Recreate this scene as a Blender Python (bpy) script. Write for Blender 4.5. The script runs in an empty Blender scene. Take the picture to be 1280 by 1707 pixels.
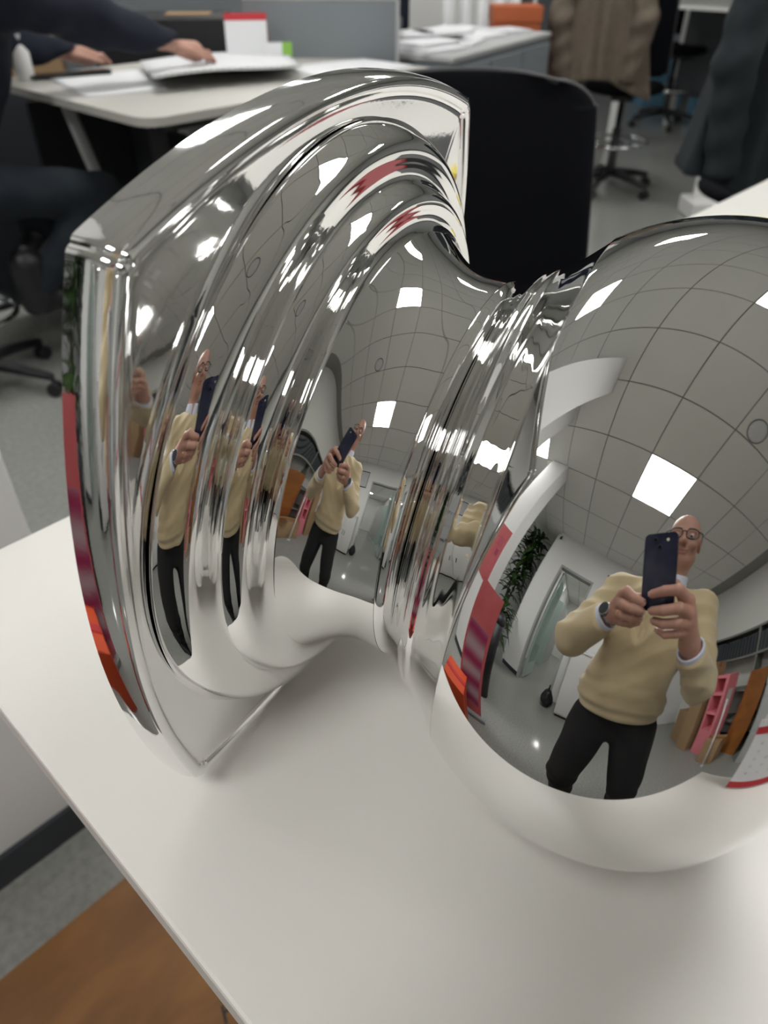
import bpy, bmesh, math, random
import numpy as np
from mathutils import Vector, Matrix
random.seed(7)
PI = math.pi
SC = bpy.context.scene
COL = SC.collection

# ------------------------------------------------------------------ camera
CAM = Vector((0.0, 0.0, 1.4103))
RX = Vector((0.6903, -0.7235, 0.0)); DN = Vector((-0.4452, -0.4247, -0.7884)); FW = Vector((0.5704, 0.5442, -0.6152))
FW.normalize(); RX = FW.cross(Vector((0, 0, 1))).normalized(); UP = RX.cross(FW).normalized()
cd = bpy.data.cameras.new('camera'); cam = bpy.data.objects.new('camera', cd); COL.objects.link(cam); SC.camera = cam
cam.matrix_world = Matrix(((RX.x, UP.x, -FW.x, CAM.x), (RX.y, UP.y, -FW.y, CAM.y), (RX.z, UP.z, -FW.z, CAM.z), (0, 0, 0, 1)))
cd.sensor_fit = 'VERTICAL'; cd.sensor_height = 9.8; cd.lens = 9.8 * 1247.94 / 1707.0
cd.clip_start = 0.01; cd.clip_end = 60
cd.dof.use_dof = True; cd.dof.focus_distance = 0.40; cd.dof.aperture_fstop = 2.3
# ------------------------------------------------------------------ world, exposure
wd = bpy.data.worlds.new('world'); SC.world = wd; wd.use_nodes = True
wd.node_tree.nodes['Background'].inputs[0].default_value = (0.55, 0.57, 0.6, 1); wd.node_tree.nodes['Background'].inputs[1].default_value = 0.15
SC.view_settings.view_transform = 'Standard'; SC.view_settings.look = 'None'
SC.view_settings.exposure = 0.08; SC.view_settings.gamma = 1; SC.view_settings.use_curve_mapping = False
LIGHT_POWER = 21.0
HC = 2.7685      # ceiling height
TZ = 0.97        # table top height

# ------------------------------------------------------------------ materials
def mat(name, col, rough=0.5, metal=0.0, emit=None, estr=0.0, spec=0.5, alpha=None, trans=0.0, bump=None, var=None, coat=0.0, sheen=0.0):
    m = bpy.data.materials.new(name); m.use_nodes = True; nt = m.node_tree; b = nt.nodes['Principled BSDF']
    c = tuple(col) + (1,) if len(col) == 3 else col
    b.inputs['Base Color'].default_value = c; b.inputs['Roughness'].default_value = rough; b.inputs['Metallic'].default_value = metal
    b.inputs['Specular IOR Level'].default_value = spec; b.inputs['Transmission Weight'].default_value = trans; b.inputs['Coat Weight'].default_value = coat
    b.inputs['Sheen Weight'].default_value = sheen
    if emit: b.inputs['Emission Color'].default_value = tuple(emit) + (1,); b.inputs['Emission Strength'].default_value = estr
    tc = nt.nodes.new('ShaderNodeTexCoord')
    if var:                       # (scale, amount, second colour)
        n = nt.nodes.new('ShaderNodeTexNoise'); n.inputs['Scale'].default_value = var[0]; n.inputs['Detail'].default_value = 6
        nt.links.new(tc.outputs['Object'], n.inputs['Vector'])
        r = nt.nodes.new('ShaderNodeMapRange'); r.inputs[1].default_value = 0.35; r.inputs[2].default_value = 0.65; r.inputs[3].default_value = 0; r.inputs[4].default_value = var[1]
        nt.links.new(n.outputs['Fac'], r.inputs[0])
        mx = nt.nodes.new('ShaderNodeMix'); mx.data_type = 'RGBA'; mx.inputs[6].default_value = c; mx.inputs[7].default_value = tuple(var[2]) + (1,)
        nt.links.new(r.outputs[0], mx.inputs[0]); nt.links.new(mx.outputs[2], b.inputs['Base Color'])
    if bump:                      # (scale, strength, distance)
        n = nt.nodes.new('ShaderNodeTexNoise'); n.inputs['Scale'].default_value = bump[0]; n.inputs['Detail'].default_value = 3
        nt.links.new(tc.outputs['Object'], n.inputs['Vector'])
        bp = nt.nodes.new('ShaderNodeBump'); bp.inputs['Strength'].default_value = bump[1]; bp.inputs['Distance'].default_value = bump[2]
        nt.links.new(n.outputs['Fac'], bp.inputs['Height']); nt.links.new(bp.outputs[0], b.inputs['Normal'])
    return m
M = {}
M['chrome'] = mat('chrome', (0.86, 0.86, 0.85), 0.012, 1.0)
M['chromeplate'] = mat('chrome_plate', (0.86, 0.86, 0.86), 0.05, 1.0, bump=(260, 0.05, 0.0004))
M['chrome2'] = mat('small_chrome', (0.75, 0.76, 0.78), 0.12, 1.0)
M['table'] = mat('white_laminate', (0.76, 0.745, 0.71), 0.38, var=(3, 0.5, (0.74, 0.725, 0.70)), bump=(900, 0.06, 0.0004))
M['edge'] = mat('table_edge', (0.66, 0.63, 0.56), 0.4)
M['wall'] = mat('white_wall', (0.84, 0.845, 0.84), 0.7, bump=(60, 0.1, 0.001))
M['wallwarm'] = mat('pale_wall', (0.82, 0.82, 0.78), 0.7, bump=(60, 0.1, 0.001))
M['base'] = mat('dark_baseboard', (0.035, 0.04, 0.05), 0.4)
M['tile'] = mat('ceiling_tile', (0.84, 0.84, 0.80), 0.85, bump=(300, 0.2, 0.001))
M['tilegap'] = mat('ceiling_grid', (0.30, 0.30, 0.28), 0.7)
M['floor'] = mat('terrazzo_floor', (0.25, 0.255, 0.24), 0.11, var=(60, 0.9, (0.32, 0.322, 0.305)), spec=0.5)
M['lampframe'] = mat('lamp_frame', (0.75, 0.75, 0.75), 0.5)
M['lamp'] = mat('lamp_panel', (1, 1, 1), 0.5, emit=(1.0, 0.99, 0.96), estr=LIGHT_POWER)
M['lampwarm'] = mat('corridor_lamp', (1, 1, 1), 0.5, emit=(1.0, 0.98, 0.94), estr=45.0)
M['black'] = mat('black_plastic', (0.012, 0.013, 0.016), 0.45)
M['mesh'] = mat('black_mesh', (0.0025, 0.003, 0.005), 0.9, spec=0.15, bump=(600, 0.3, 0.002))
M['chairrim'] = mat('chair_rim', (0.045, 0.045, 0.05), 0.5)
M['grey'] = mat('grey_plastic', (0.25, 0.26, 0.27), 0.5)
M['lgrey'] = mat('light_grey_paint', (0.42, 0.43, 0.43), 0.5)
M['navy'] = mat('navy_wool', (0.005, 0.0075, 0.018), 0.95, var=(30, 0.5, (0.008, 0.011, 0.024)))
M['jeans'] = mat('dark_jeans', (0.007, 0.011, 0.019), 0.95, var=(12, 0.6, (0.015, 0.024, 0.028)))
M['boot'] = mat('black_leather', (0.008, 0.008, 0.01), 0.45)
M['coatbrown'] = mat('brown_tweed', (0.14, 0.112, 0.085), 0.95, var=(25, 0.6, (0.105, 0.085, 0.065)), bump=(250, 0.3, 0.002))
M['coatdark'] = mat('charcoal_wool', (0.011, 0.016, 0.020), 0.95, var=(20, 0.5, (0.019, 0.026, 0.030)), bump=(250, 0.3, 0.002))
M['skin'] = mat('skin', (0.42, 0.235, 0.175), 0.5, var=(25, 0.6, (0.50, 0.255, 0.20)), bump=(180, 0.15, 0.0008))
M['nail'] = mat('nail', (0.55, 0.34, 0.28), 0.3)
M['lip'] = mat('lip', (0.36, 0.13, 0.12), 0.5)
M['eye'] = mat('eye_white', (0.6, 0.58, 0.55), 0.3)
M['hairgrey'] = mat('grey_hair', (0.25, 0.23, 0.21), 0.8)
M['hairdark'] = mat('dark_hair', (0.02, 0.015, 0.012), 0.6)
M['sweater'] = mat('cream_sweater', (0.50, 0.41, 0.25), 0.95, var=(14, 0.5, (0.44, 0.355, 0.215)), bump=(420, 0.35, 0.0015), sheen=0.3)
M['trouser'] = mat('black_trousers', (0.005, 0.005, 0.006), 0.85, bump=(300, 0.2, 0.001))
M['shirt'] = mat('pale_blue_shirt', (0.62, 0.66, 0.78), 0.8, bump=(500, 0.2, 0.0008))
M['phone'] = mat('phone_navy_glass', (0.010, 0.014, 0.045), 0.22, var=(35, 0.7, (0.03, 0.035, 0.075)))
M['phonemetal'] = mat('phone_frame', (0.03, 0.035, 0.06), 0.3, 0.8)
M['lens'] = mat('lens_glass', (0.005, 0.005, 0.01), 0.05)
M['white'] = mat('white_plastic', (0.75, 0.75, 0.74), 0.4)
M['flash'] = mat('flash_diffuser', (0.85, 0.82, 0.7), 0.3)
M['gold'] = mat('gold', (0.8, 0.55, 0.2), 0.2, 1.0)
M['steel'] = mat('watch_steel', (0.35, 0.35, 0.37), 0.25, 1.0)
M['paper'] = mat('paper', (0.72, 0.73, 0.75), 0.8)
M['print'] = mat('print_grey', (0.55, 0.56, 0.58), 0.8, var=(40, 0.7, (0.68, 0.69, 0.71)))
M['card'] = mat('cardboard', (0.36, 0.24, 0.13), 0.85, var=(8, 0.5, (0.30, 0.19, 0.10)))
M['red'] = mat('red_print', (0.48, 0.025, 0.035), 0.5)
M['redp'] = mat('pinkish_red_poster', (0.55, 0.12, 0.13), 0.55, var=(6, 0.6, (0.48, 0.08, 0.09)))
M['magenta'] = mat('magenta_print', (0.38, 0.03, 0.12), 0.5)
M['mauve'] = mat('mauve_print', (0.32, 0.22, 0.25), 0.5)
M['orange'] = mat('orange_red', (0.62, 0.07, 0.015), 0.5)
M['orangeb'] = mat('orange_box', (0.42, 0.10, 0.03), 0.6)
M['pink'] = mat('pink_foam', (0.72, 0.22, 0.26), 0.7)
M['amber'] = mat('amber_board', (0.36, 0.14, 0.03), 0.5, var=(5, 0.8, (0.22, 0.08, 0.02)))
M['darkred'] = mat('dark_red_cover', (0.22, 0.012, 0.018), 0.55)
M['desktop'] = mat('desk_laminate', (0.50, 0.49, 0.455), 0.45)
M['yellow'] = mat('yellow_paper', (0.75, 0.62, 0.12), 0.7)
M['green'] = mat('green_print', (0.25, 0.5, 0.08), 0.6)
M['leaf'] = mat('leaf', (0.02, 0.055, 0.012), 0.4, var=(9, 0.7, (0.05, 0.10, 0.02)))
M['stem'] = mat('stem', (0.06, 0.05, 0.03), 0.7)
M['blue'] = mat('blue_box', (0.12, 0.28, 0.42), 0.6)
M['partition'] = mat('grey_partition', (0.20, 0.22, 0.24), 0.8)
M['binder'] = mat('dark_binder', (0.03, 0.035, 0.042), 0.5)
M['shelf'] = mat('grey_shelf', (0.20, 0.205, 0.19), 0.5)
def glassmat():
    m = mat('door_glass', (0.75, 0.9, 0.86), 0.05, trans=1.0); m.node_tree.nodes['Principled BSDF'].inputs['IOR'].default_value = 1.2; return m
M['glass'] = glassmat()
M['glassedge'] = mat('door_frame_green', (0.42, 0.52, 0.49), 0.25)
def woodmat():
    m = mat('wood_orange', (0.30, 0.13, 0.035), 0.42); nt = m.node_tree; b = nt.nodes['Principled BSDF']
    tc = nt.nodes.new('ShaderNodeTexCoord'); mp = nt.nodes.new('ShaderNodeMapping'); mp.inputs['Scale'].default_value = (2.2, 4.5, 3.0)
    n = nt.nodes.new('ShaderNodeTexNoise'); n.inputs['Scale'].default_value = 2.2; n.inputs['Detail'].default_value = 8; n.inputs['Distortion'].default_value = 0.9
    r = nt.nodes.new('ShaderNodeValToRGB'); r.color_ramp.elements[0].position = 0.3; r.color_ramp.elements[0].color = (0.155, 0.060, 0.014, 1)
    r.color_ramp.elements[1].position = 0.7; r.color_ramp.elements[1].color = (0.27, 0.12, 0.028, 1)
    nt.links.new(tc.outputs['Object'], mp.inputs[0]); nt.links.new(mp.outputs[0], n.inputs['Vector']); nt.links.new(n.outputs['Fac'], r.inputs[0]); nt.links.new(r.outputs[0], b.inputs['Base Color'])
    return m
M['wood'] = woodmat()
def glassless(name, col, col2, sx):   # printed lines on paper
    m = mat(name, col, 0.8); nt = m.node_tree; b = nt.nodes['Principled BSDF']
    tc = nt.nodes.new('ShaderNodeTexCoord'); w = nt.nodes.new('ShaderNodeTexWave'); w.inputs['Scale'].default_value = sx; w.inputs['Distortion'].default_value = 1.5
    r = nt.nodes.new('ShaderNodeValToRGB'); r.color_ramp.elements[0].position = 0.0; r.color_ramp.elements[0].color = tuple(col2) + (1,); r.color_ramp.elements[1].position = 0.25; r.color_ramp.elements[1].color = tuple(col) + (1,)
    nt.links.new(tc.outputs['Object'], w.inputs['Vector']); nt.links.new(w.outputs['Fac'], r.inputs[0]); nt.links.new(r.outputs[0], b.inputs['Base Color'])
    return m
M['drawing'] = glassless('drawing_paper', (0.70, 0.71, 0.73), (0.50, 0.51, 0.54), 14)
def swirl():
    m = mat('swirl_print', (0.4, 0.2, 0.25), 0.5); nt = m.node_tree; b = nt.nodes['Principled BSDF']
    tc = nt.nodes.new('ShaderNodeTexCoord'); w = nt.nodes.new('ShaderNodeTexWave'); w.wave_type = 'RINGS'; w.inputs['Scale'].default_value = 1.6; w.inputs['Distortion'].default_value = 2.5
    r = nt.nodes.new('ShaderNodeValToRGB'); e = r.color_ramp.elements; e[0].color = (0.30, 0.02, 0.09, 1); e[1].color = (0.42, 0.30, 0.33, 1)
    nt.links.new(tc.outputs['Object'], w.inputs['Vector']); nt.links.new(w.outputs['Fac'], r.inputs[0]); nt.links.new(r.outputs[0], b.inputs['Base Color']); return m
M['swirl'] = swirl()

# ------------------------------------------------------------------ helpers
def link(name, me, m=None, parent=None, loc=None, smooth=False):
    o = bpy.data.objects.new(name, me); COL.objects.link(o)
    if m is not None and not me.materials: me.materials.append(m)
    if smooth:
        me.polygons.foreach_set('use_smooth', [True] * len(me.polygons))
    if loc is not None: o.location = loc
    if parent is not None: o.parent = parent
    return o
def tag(o, label=None, cat=None, group=None, kind=None):
    if label: o['label'] = label
    if cat: o['category'] = cat
    if group: o['group'] = group
    if kind: o['kind'] = kind
    return o
def thing(name, label, cat, loc=(0, 0, 0), rz=0.0, group=None):
    o = bpy.data.objects.new(name, None); COL.objects.link(o); o.location = loc; o.rotation_euler = (0, 0, rz); o.empty_display_size = 0.05
    return tag(o, label, cat, group)
def bm_obj(name, bm, m, parent=None, loc=None, smooth=False, mats=None):
    bm.normal_update(); me = bpy.data.meshes.new(name); bm.to_mesh(me); bm.free()
    if mats:
        for q in mats: me.materials.append(q)
    return link(name, me, m, parent, loc, smooth)
def add_box(bm, lo, hi, bevel=0.0, mtx=None, mi=0, seg=2):
    r = bmesh.ops.create_cube(bm, size=1.0); vs = r['verts']
    lo = Vector(lo); hi = Vector(hi); c = (lo + hi) / 2; s = hi - lo
    for v in vs: v.co = Vector((v.co.x * s.x, v.co.y * s.y, v.co.z * s.z)) + c
    fs = list({f for v in vs for f in v.link_faces})
    if bevel > 0:
        es = list({e for v in vs for e in v.link_edges})
        r = bmesh.ops.bevel(bm, geom=es, offset=bevel, segments=seg, affect='EDGES', profile=0.5)
        vs = list({v for f in r['faces'] for v in f.verts} | {v for v in vs if v.is_valid})
        fs = list({f for v in vs for f in v.link_faces})
    for f in fs: f.material_index = mi
    if mtx is not None:
        for v in vs: v.co = mtx @ v.co
    return vs
def box(name, lo, hi, m, parent=None, bevel=0.0, mtx=None, loc=None, smooth=False):
    bm = bmesh.new(); add_box(bm, lo, hi, bevel, mtx); return bm_obj(name, bm, m, parent, loc, smooth)
def cyl_bm(bm, a, b, ra, rb=None, n=16, caps=True, mi=0):
    rb = ra if rb is None else rb; a = Vector(a); b = Vector(b); d = (b - a).normalized()
    x = d.orthogonal().normalized(); y = d.cross(x); A = []; B = []
    for i in range(n):
        t = 2 * PI * i / n; v = x * math.cos(t) + y * math.sin(t); A.append(bm.verts.new(a + v * ra)); B.append(bm.verts.new(b + v * rb))
    for i in range(n):
        f = bm.faces.new((A[i], A[(i + 1) % n], B[(i + 1) % n], B[i])); f.smooth = True; f.material_index = mi
    if caps:
        bm.faces.new(A[::-1]).material_index = mi; bm.faces.new(B).material_index = mi
def cyl(name, a, b, ra, m, parent=None, rb=None, n=20, loc=None):
    bm = bmesh.new(); cyl_bm(bm, a, b, ra, rb, n); return bm_obj(name, bm, m, parent, loc)
def tube_bm(bm, pts, r, n=8, closed=False, caps=True):
    pts = [Vector(p) for p in pts]; N = len(pts); rs = r if isinstance(r, (list, tuple)) else [r] * N
    prev = None; rings = []
    for i, p in enumerate(pts):
        if closed: d = pts[(i + 1) % N] - pts[i - 1]
        else: d = pts[min(i + 1, N - 1)] - pts[max(i - 1, 0)]
        d.normalize()
        if prev is None: x = d.orthogonal().normalized()
        else: x = (prev - d * prev.dot(d)).normalized()
        prev = x; y = d.cross(x)
        rings.append([bm.verts.new(p + (x * math.cos(2 * PI * k / n) + y * math.sin(2 * PI * k / n)) * rs[i]) for k in range(n)])
    for i in range(N if closed else N - 1):
        A = rings[i]; B = rings[(i + 1) % N]
        for k in range(n):
            f = bm.faces.new((A[k], A[(k + 1) % n], B[(k + 1) % n], B[k])); f.smooth = True
    if not closed and caps: bm.faces.new(rings[0][::-1]); bm.faces.new(rings[-1])
def tube(name, pts, r, m, parent=None, n=8, closed=False):
    bm = bmesh.new(); tube_bm(bm, pts, r, n, closed); bmesh.ops.recalc_face_normals(bm, faces=bm.faces); return bm_obj(name, bm, m, parent)
def lathe(name, prof, m, parent=None, n=32, loc=None, axis='Z', smooth=True):
    """prof: list of (radius, height)"""
    bm = bmesh.new(); R = []
    for r, z in prof:
        if r < 1e-6: R.append([bm.verts.new((0, 0, z))])
        else: R.append([bm.verts.new((r * math.cos(2 * PI * k / n), r * math.sin(2 * PI * k / n), z)) for k in range(n)])
    for A, B in zip(R, R[1:]):
        for k in range(n):
            j = (k + 1) % n
            if len(A) == 1 and len(B) == 1: continue
            if len(A) == 1: bm.faces.new((A[0], B[j], B[k]))
            elif len(B) == 1: bm.faces.new((A[k], A[j], B[0]))
            else: bm.faces.new((A[k], A[j], B[j], B[k]))
    bmesh.ops.recalc_face_normals(bm, faces=bm.faces)
    return bm_obj(name, bm, m, parent, loc, smooth)
def copy_tree(o, parent=None):
    c = o.copy(); COL.objects.link(c); c.parent = parent
    for ch in list(o.children): copy_tree(ch, c)
    return c

# ------------------------------------------------------------------ signed-distance modelling (for bodies and cloth)
def cap(P, a, b, ra, rb):
    a = np.array(a, np.float32); b = np.array(b, np.float32); ab = b - a; t = np.clip(((P - a) @ ab) / (ab @ ab), 0, 1)
    return np.linalg.norm(P - a - t[..., None] * ab, axis=-1) - (ra + (rb - ra) * t)
def ell(P, c, r, R=None):
    q = P - np.array(c, np.float32)
    if R is not None: q = q @ np.array(R, np.float32).T
    r = np.array(r, np.float32); k0 = np.linalg.norm(q / r, axis=-1); k1 = np.linalg.norm(q / (r * r), axis=-1)
    return k0 * (k0 - 1) / np.maximum(k1, 1e-6)
def smin(a, b, k):
    h = np.clip(0.5 + 0.5 * (b - a) / k, 0, 1); return b + (a - b) * h - k * h * (1 - h)
def smax(a, b, k): return -smin(-a, -b, k)
def surfnet(fn, lo, hi, h):
    lo = np.array(lo, float); hi = np.array(hi, float); n = np.ceil((hi - lo) / h).astype(int) + 1
    xs = [(lo[i] + h * np.arange(n[i])).astype(np.float32) for i in range(3)]
    V = np.empty(n, np.float32)
    for i in range(0, n[0], 24):          # slabs keep the memory small
        G = np.stack(np.meshgrid(xs[0][i:i + 24], xs[1], xs[2], indexing='ij'), -1); V[i:i + 24] = fn(G)
    S = V < 0
    c = np.zeros(tuple(n - 1), np.int32)
    for dx in (0, 1):
        for dy in (0, 1):
            for dz in (0, 1): c += S[dx:n[0] - 1 + dx, dy:n[1] - 1 + dy, dz:n[2] - 1 + dz]
    act = (c > 0) & (c < 8); idx = -np.ones(act.shape, np.int64); cells = np.argwhere(act); idx[act] = np.arange(len(cells))
    acc = np.zeros((len(cells), 3)); cnt = np.zeros(len(cells))
    cor = [(x, y, z) for x in (0, 1) for y in (0, 1) for z in (0, 1)]
    vals = {k: V[cells[:, 0] + k[0], cells[:, 1] + k[1], cells[:, 2] + k[2]] for k in cor}
    for k in cor:
        for ax in range(3):
            if k[ax] == 0:
                k2 = list(k); k2[ax] = 1; a = vals[k]; b = vals[tuple(k2)]; m = (a < 0) != (b < 0)
                t = np.where(m, a / np.where(m, a - b, 1), 0); p = np.array(k, float)[None].repeat(len(cells), 0); p[:, ax] += t
                acc[m] += p[m]; cnt[m] += 1
    verts = lo + h * (cells + acc / cnt[:, None])
    F = []
    for ax in range(3):
        o1, o2 = (ax + 1) % 3, (ax + 2) % 3
        sl0 = [slice(0, n[0]), slice(0, n[1]), slice(0, n[2])]; sl1 = list(sl0); sl0[ax] = slice(0, n[ax] - 1); sl1[ax] = slice(1, n[ax])
        A = S[tuple(sl0)]; B = S[tuple(sl1)]; e = np.argwhere(A != B); ok = (e[:, o1] > 0) & (e[:, o2] > 0) & (e[:, o1] < n[o1] - 1) & (e[:, o2] < n[o2] - 1); e = e[ok]
        ins = A[e[:, 0], e[:, 1], e[:, 2]]
        def at(d1, d2):
            q = e.copy(); q[:, o1] -= d1; q[:, o2] -= d2; return idx[q[:, 0], q[:, 1], q[:, 2]]
        Q = np.stack([at(1, 1), at(0, 1), at(0, 0), at(1, 0)], 1); Q[~ins] = Q[~ins][:, ::-1]; F.append(Q)
    return verts, np.concatenate(F)
def mesh_vf(name, V, F):
    me = bpy.data.meshes.new(name); me.vertices.add(len(V)); me.vertices.foreach_set('co', np.asarray(V, np.float32).ravel())
    me.loops.add(F.size); me.loops.foreach_set('vertex_index', F.astype(np.int32).ravel()); me.polygons.add(len(F))
    me.polygons.foreach_set('loop_start', np.arange(0, F.size, 4, dtype=np.int32)); me.polygons.foreach_set('loop_total', np.full(len(F), 4, np.int32))
    me.polygons.foreach_set('use_smooth', np.ones(len(F), bool)); me.update(calc_edges=True); me.validate(); return me
def sdf_obj(name, regs, m, parent, origin):
    """regs: list of (fn, lo, hi, voxel); joined into one mesh"""
    VV = []; FF = []; o = 0
    for fn, lo, hi, h in regs:
        V, F = surfnet(fn, lo, hi, h); VV.append(V); FF.append(F + o); o += len(V)
    me = mesh_vf(name, np.concatenate(VV) - np.array(origin), np.concatenate(FF))
    return link(name, me, m, parent)

# ================================================================== THE SETTING
X0, X1, Y0, Y1 = -2.70, 9.6, -2.55, 6.4
XB = -3.6                                   # recess behind the door wall
def struct(name, lo, hi, m, parent=None, bevel=0): o = box(name, lo, hi, m, parent, bevel); o['kind'] = 'structure'; return o
fl = struct('floor', (-8.5, Y0, -0.05), (X1, Y1, 0), M['floor'])
struct('wall_right', (-8.5, Y0 - 0.1, 0), (X1, Y0, HC + 0.1), M['wallwarm'])
struct('wall_far', (X1, Y0 - 0.1, 0), (X1 + 0.1, Y1 + 0.1, HC + 0.1), M['wall'])
struct('wall_back', (XB, Y1, 0), (X1, Y1 + 0.1, HC + 0.1), M['wall'])
# wall with the doorway (door_1) at the left end of the room
wl = bmesh.new()
add_box(wl, (X0 - 0.12, Y0, 0), (X0, 0.28, HC)); add_box(wl, (X0 - 0.12, 1.02, 0), (X0, 1.46, HC)); add_box(wl, (X0 - 0.12, 0.28, 2.20), (X0, 1.02, HC))
w = bm_obj('wall_left', wl, M['wall']); w['kind'] = 'structure'
struct('wall_recess', (XB - 0.1, 1.46, 0), (XB, Y1, HC), M['lgrey'])
struct('wall_corridor', (-8.4, 1.46, 0), (X0 - 0.12, 1.56, HC), M['wall'])
struct('wall_end', (-8.5, Y0, 0), (-8.4, 1.56, HC), M['wall'])
struct('baseboard_left', (X0, 1.02, 0), (X0 + 0.012, 1.46, 0.08), M['base'])
struct('baseboard_right', (-2.6, Y0, 0), (X1, Y0 + 0.012, 0.08), M['base'])
dr = struct('door_1', (X0 - 0.14, 0.25, 2.18), (X0 + 0.02, 1.04, 2.22), M['lgrey'])
box('door_jamb', (X0 - 0.14, 1.00, 0), (X0 + 0.02, 1.04, 2.18), M['lgrey'], dr)
box('door_jamb', (X0 - 0.14, 0.25, 0), (X0 + 0.02, 0.29, 2.18), M['lgrey'], dr)
lf = box('door_leaf', (-3.55, 0.93, 0.02), (-2.85, 0.97, 2.16), M['glassedge'], dr, 0.004)
box('door_pane', (-3.45, 0.925, 0.35), (-2.95, 0.975, 2.05), M['glass'], lf)
# pillars that meet the ceiling
pl = struct('trim_1', (-0.12, 0.983, 0), (0.262, 1.50, HC), M['wall'], bevel=0.004)
box('baseboard', (-0.13, 0.973, 0), (0.272, 1.50, 0.08), M['base'], pl)
struct('trim_2', (-0.52, 1.50, 0), (0.05, 1.62, HC), M['wall'])
p2 = struct('trim_3', (-1.40, 1.40, 0), (-1.15, 1.84, HC), M['wall'], bevel=0.004)
box('baseboard', (-1.41, 1.39, 0), (-1.14, 1.85, 0.08), M['base'], p2)
# ceiling: grid slab, tiles, lamps
ceil = struct('ceiling', (-8.5, Y0 - 0.1, HC + 0.012), (X1 + 0.1, Y1 + 0.1, HC + 0.06), M['tilegap'])
GX, GY = -0.576, 0.2440      # a grid crossing; cells run GX+.6i, GY-.6j
lampcells = set()
LX = [-1.176 + 2.4 * i for i in range(-2, 3)]; LY = [-0.356 + 2.4 * j for j in range(0, 3)]
tb = bmesh.new(); add_box(tb, (0.006, 0.006, 0), (0.594, 0.594, 0.012), 0.003, seg=1); tb.normal_update(); tme = bpy.data.meshes.new('ceiling_tile'); tb.to_mesh(tme); tb.free(); tme.materials.append(M['tile'])
cells = []
i0 = math.ceil((-8.4 - GX) / 0.6); i1 = int((X1 - GX) / 0.6); j0 = math.ceil((Y0 - GY) / 0.6) - 1; j1 = int((Y1 - GY) / 0.6)
for i in range(i0, i1):
    for j in range(j0, j1 + 1):
        x = GX + 0.6 * i; y = GY + 0.6 * j
        if y + 0.6 > Y1 or y < Y0 - 0.1: continue
        if any(abs(x - a) < 0.1 for a in LX) and any(abs(y - b) < 0.1 for b in LY) and x > -2.6: continue
        if x < XB - 0.4 and y > 1.3: continue
        cells.append((math.hypot(x - 0.2, y - 0.4), x, y))
cells.sort()
def tlabel(o): return o
for k, (dd, x, y) in enumerate(cells[:290]):
    o = bpy.data.objects.new('ceiling_tile', tme); COL.objects.link(o); o.parent = ceil; o.location = (x, y, HC)
bmr = bmesh.new()
for dd, x, y in cells[290:]: add_box(bmr, (x + 0.006, y + 0.006, HC), (x + 0.594, y + 0.594, HC + 0.012))
o = bm_obj('ceiling_tile', bmr, M['tile'], ceil); o['kind'] = 'stuff'
lame = None
names = {}; LX0 = next(i for i, x in enumerate(LX) if x > -2.75)
for i, x in enumerate(LX):
    for j, y in enumerate(LY):
        if x < -2.75 or x > X1 - 0.6 or y > Y1 - 0.6: continue
        lab = 'square ceiling light, %s from the door wall, in the row %s' % (('', '', 'first', 'second', 'third', 'fourth')[i - LX0 + 2], ('over the man', 'over the back desk', 'farthest behind')[j])
        t = thing('ceiling_light', lab, 'ceiling light', (x + 0.3, y + 0.3, HC), 0, 'panel lights in the ceiling')
        if lame is None:
            b1 = bmesh.new(); add_box(b1, (-0.288, -0.288, 0.001), (0.288, 0.288, 0.004)); b1.normal_update(); lame = bpy.data.meshes.new('diffuser'); b1.to_mesh(lame); b1.free(); lame.materials.append(M['lamp'])
            b2 = bmesh.new()
            for lo, hi in (((-.298, -.298, -.002), (.298, -.288, .012)), ((-.298, .288, -.002), (.298, .298, .012)), ((-.298, -.288, -.002), (-.288, .288, .012)), ((.288, -.288, -.002), (.298, .288, .012))): add_box(b2, lo, hi)
            b2.normal_update(); lfm = bpy.data.meshes.new('frame'); b2.to_mesh(lfm); b2.free(); lfm.materials.append(M['lampframe'])
        link('diffuser', lame, None, t); link('frame', lfm, None, t)
for k, (x, y) in enumerate(((-4.3, 0.4), (-6.6, 0.4), (-5.2, -1.6))):
    t = thing('ceiling_light', ('nearest round lamp in the corridor ceiling beyond the doorway', 'farthest round lamp in the corridor ceiling', 'round corridor ceiling lamp behind the door wall, nearest the cartons wall')[k], 'ceiling light', (x, y, HC), 0, 'corridor lamps')
    lathe('diffuser', [(0, -0.03), (0.13, -0.028), (0.16, -0.01), (0.165, 0.0)], M['lampwarm'], t); lathe('frame', [(0.165, -0.015), (0.185, -0.012), (0.185, 0)], M['lampframe'], t)
t = thing('smoke_detector', 'round white ceiling disc between the grid tiles, reflected over the small dome', 'detector', (0.15, -0.55, HC))
lathe('body', [(0, -0.022), (0.075, -0.022), (0.1, -0.015), (0.108, 0)], M['lampframe'], t, 32)
lathe('rim', [(0.105, -0.006), (0.12, -0.003), (0.12, 0)], M['grey'], t, 32)

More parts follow.
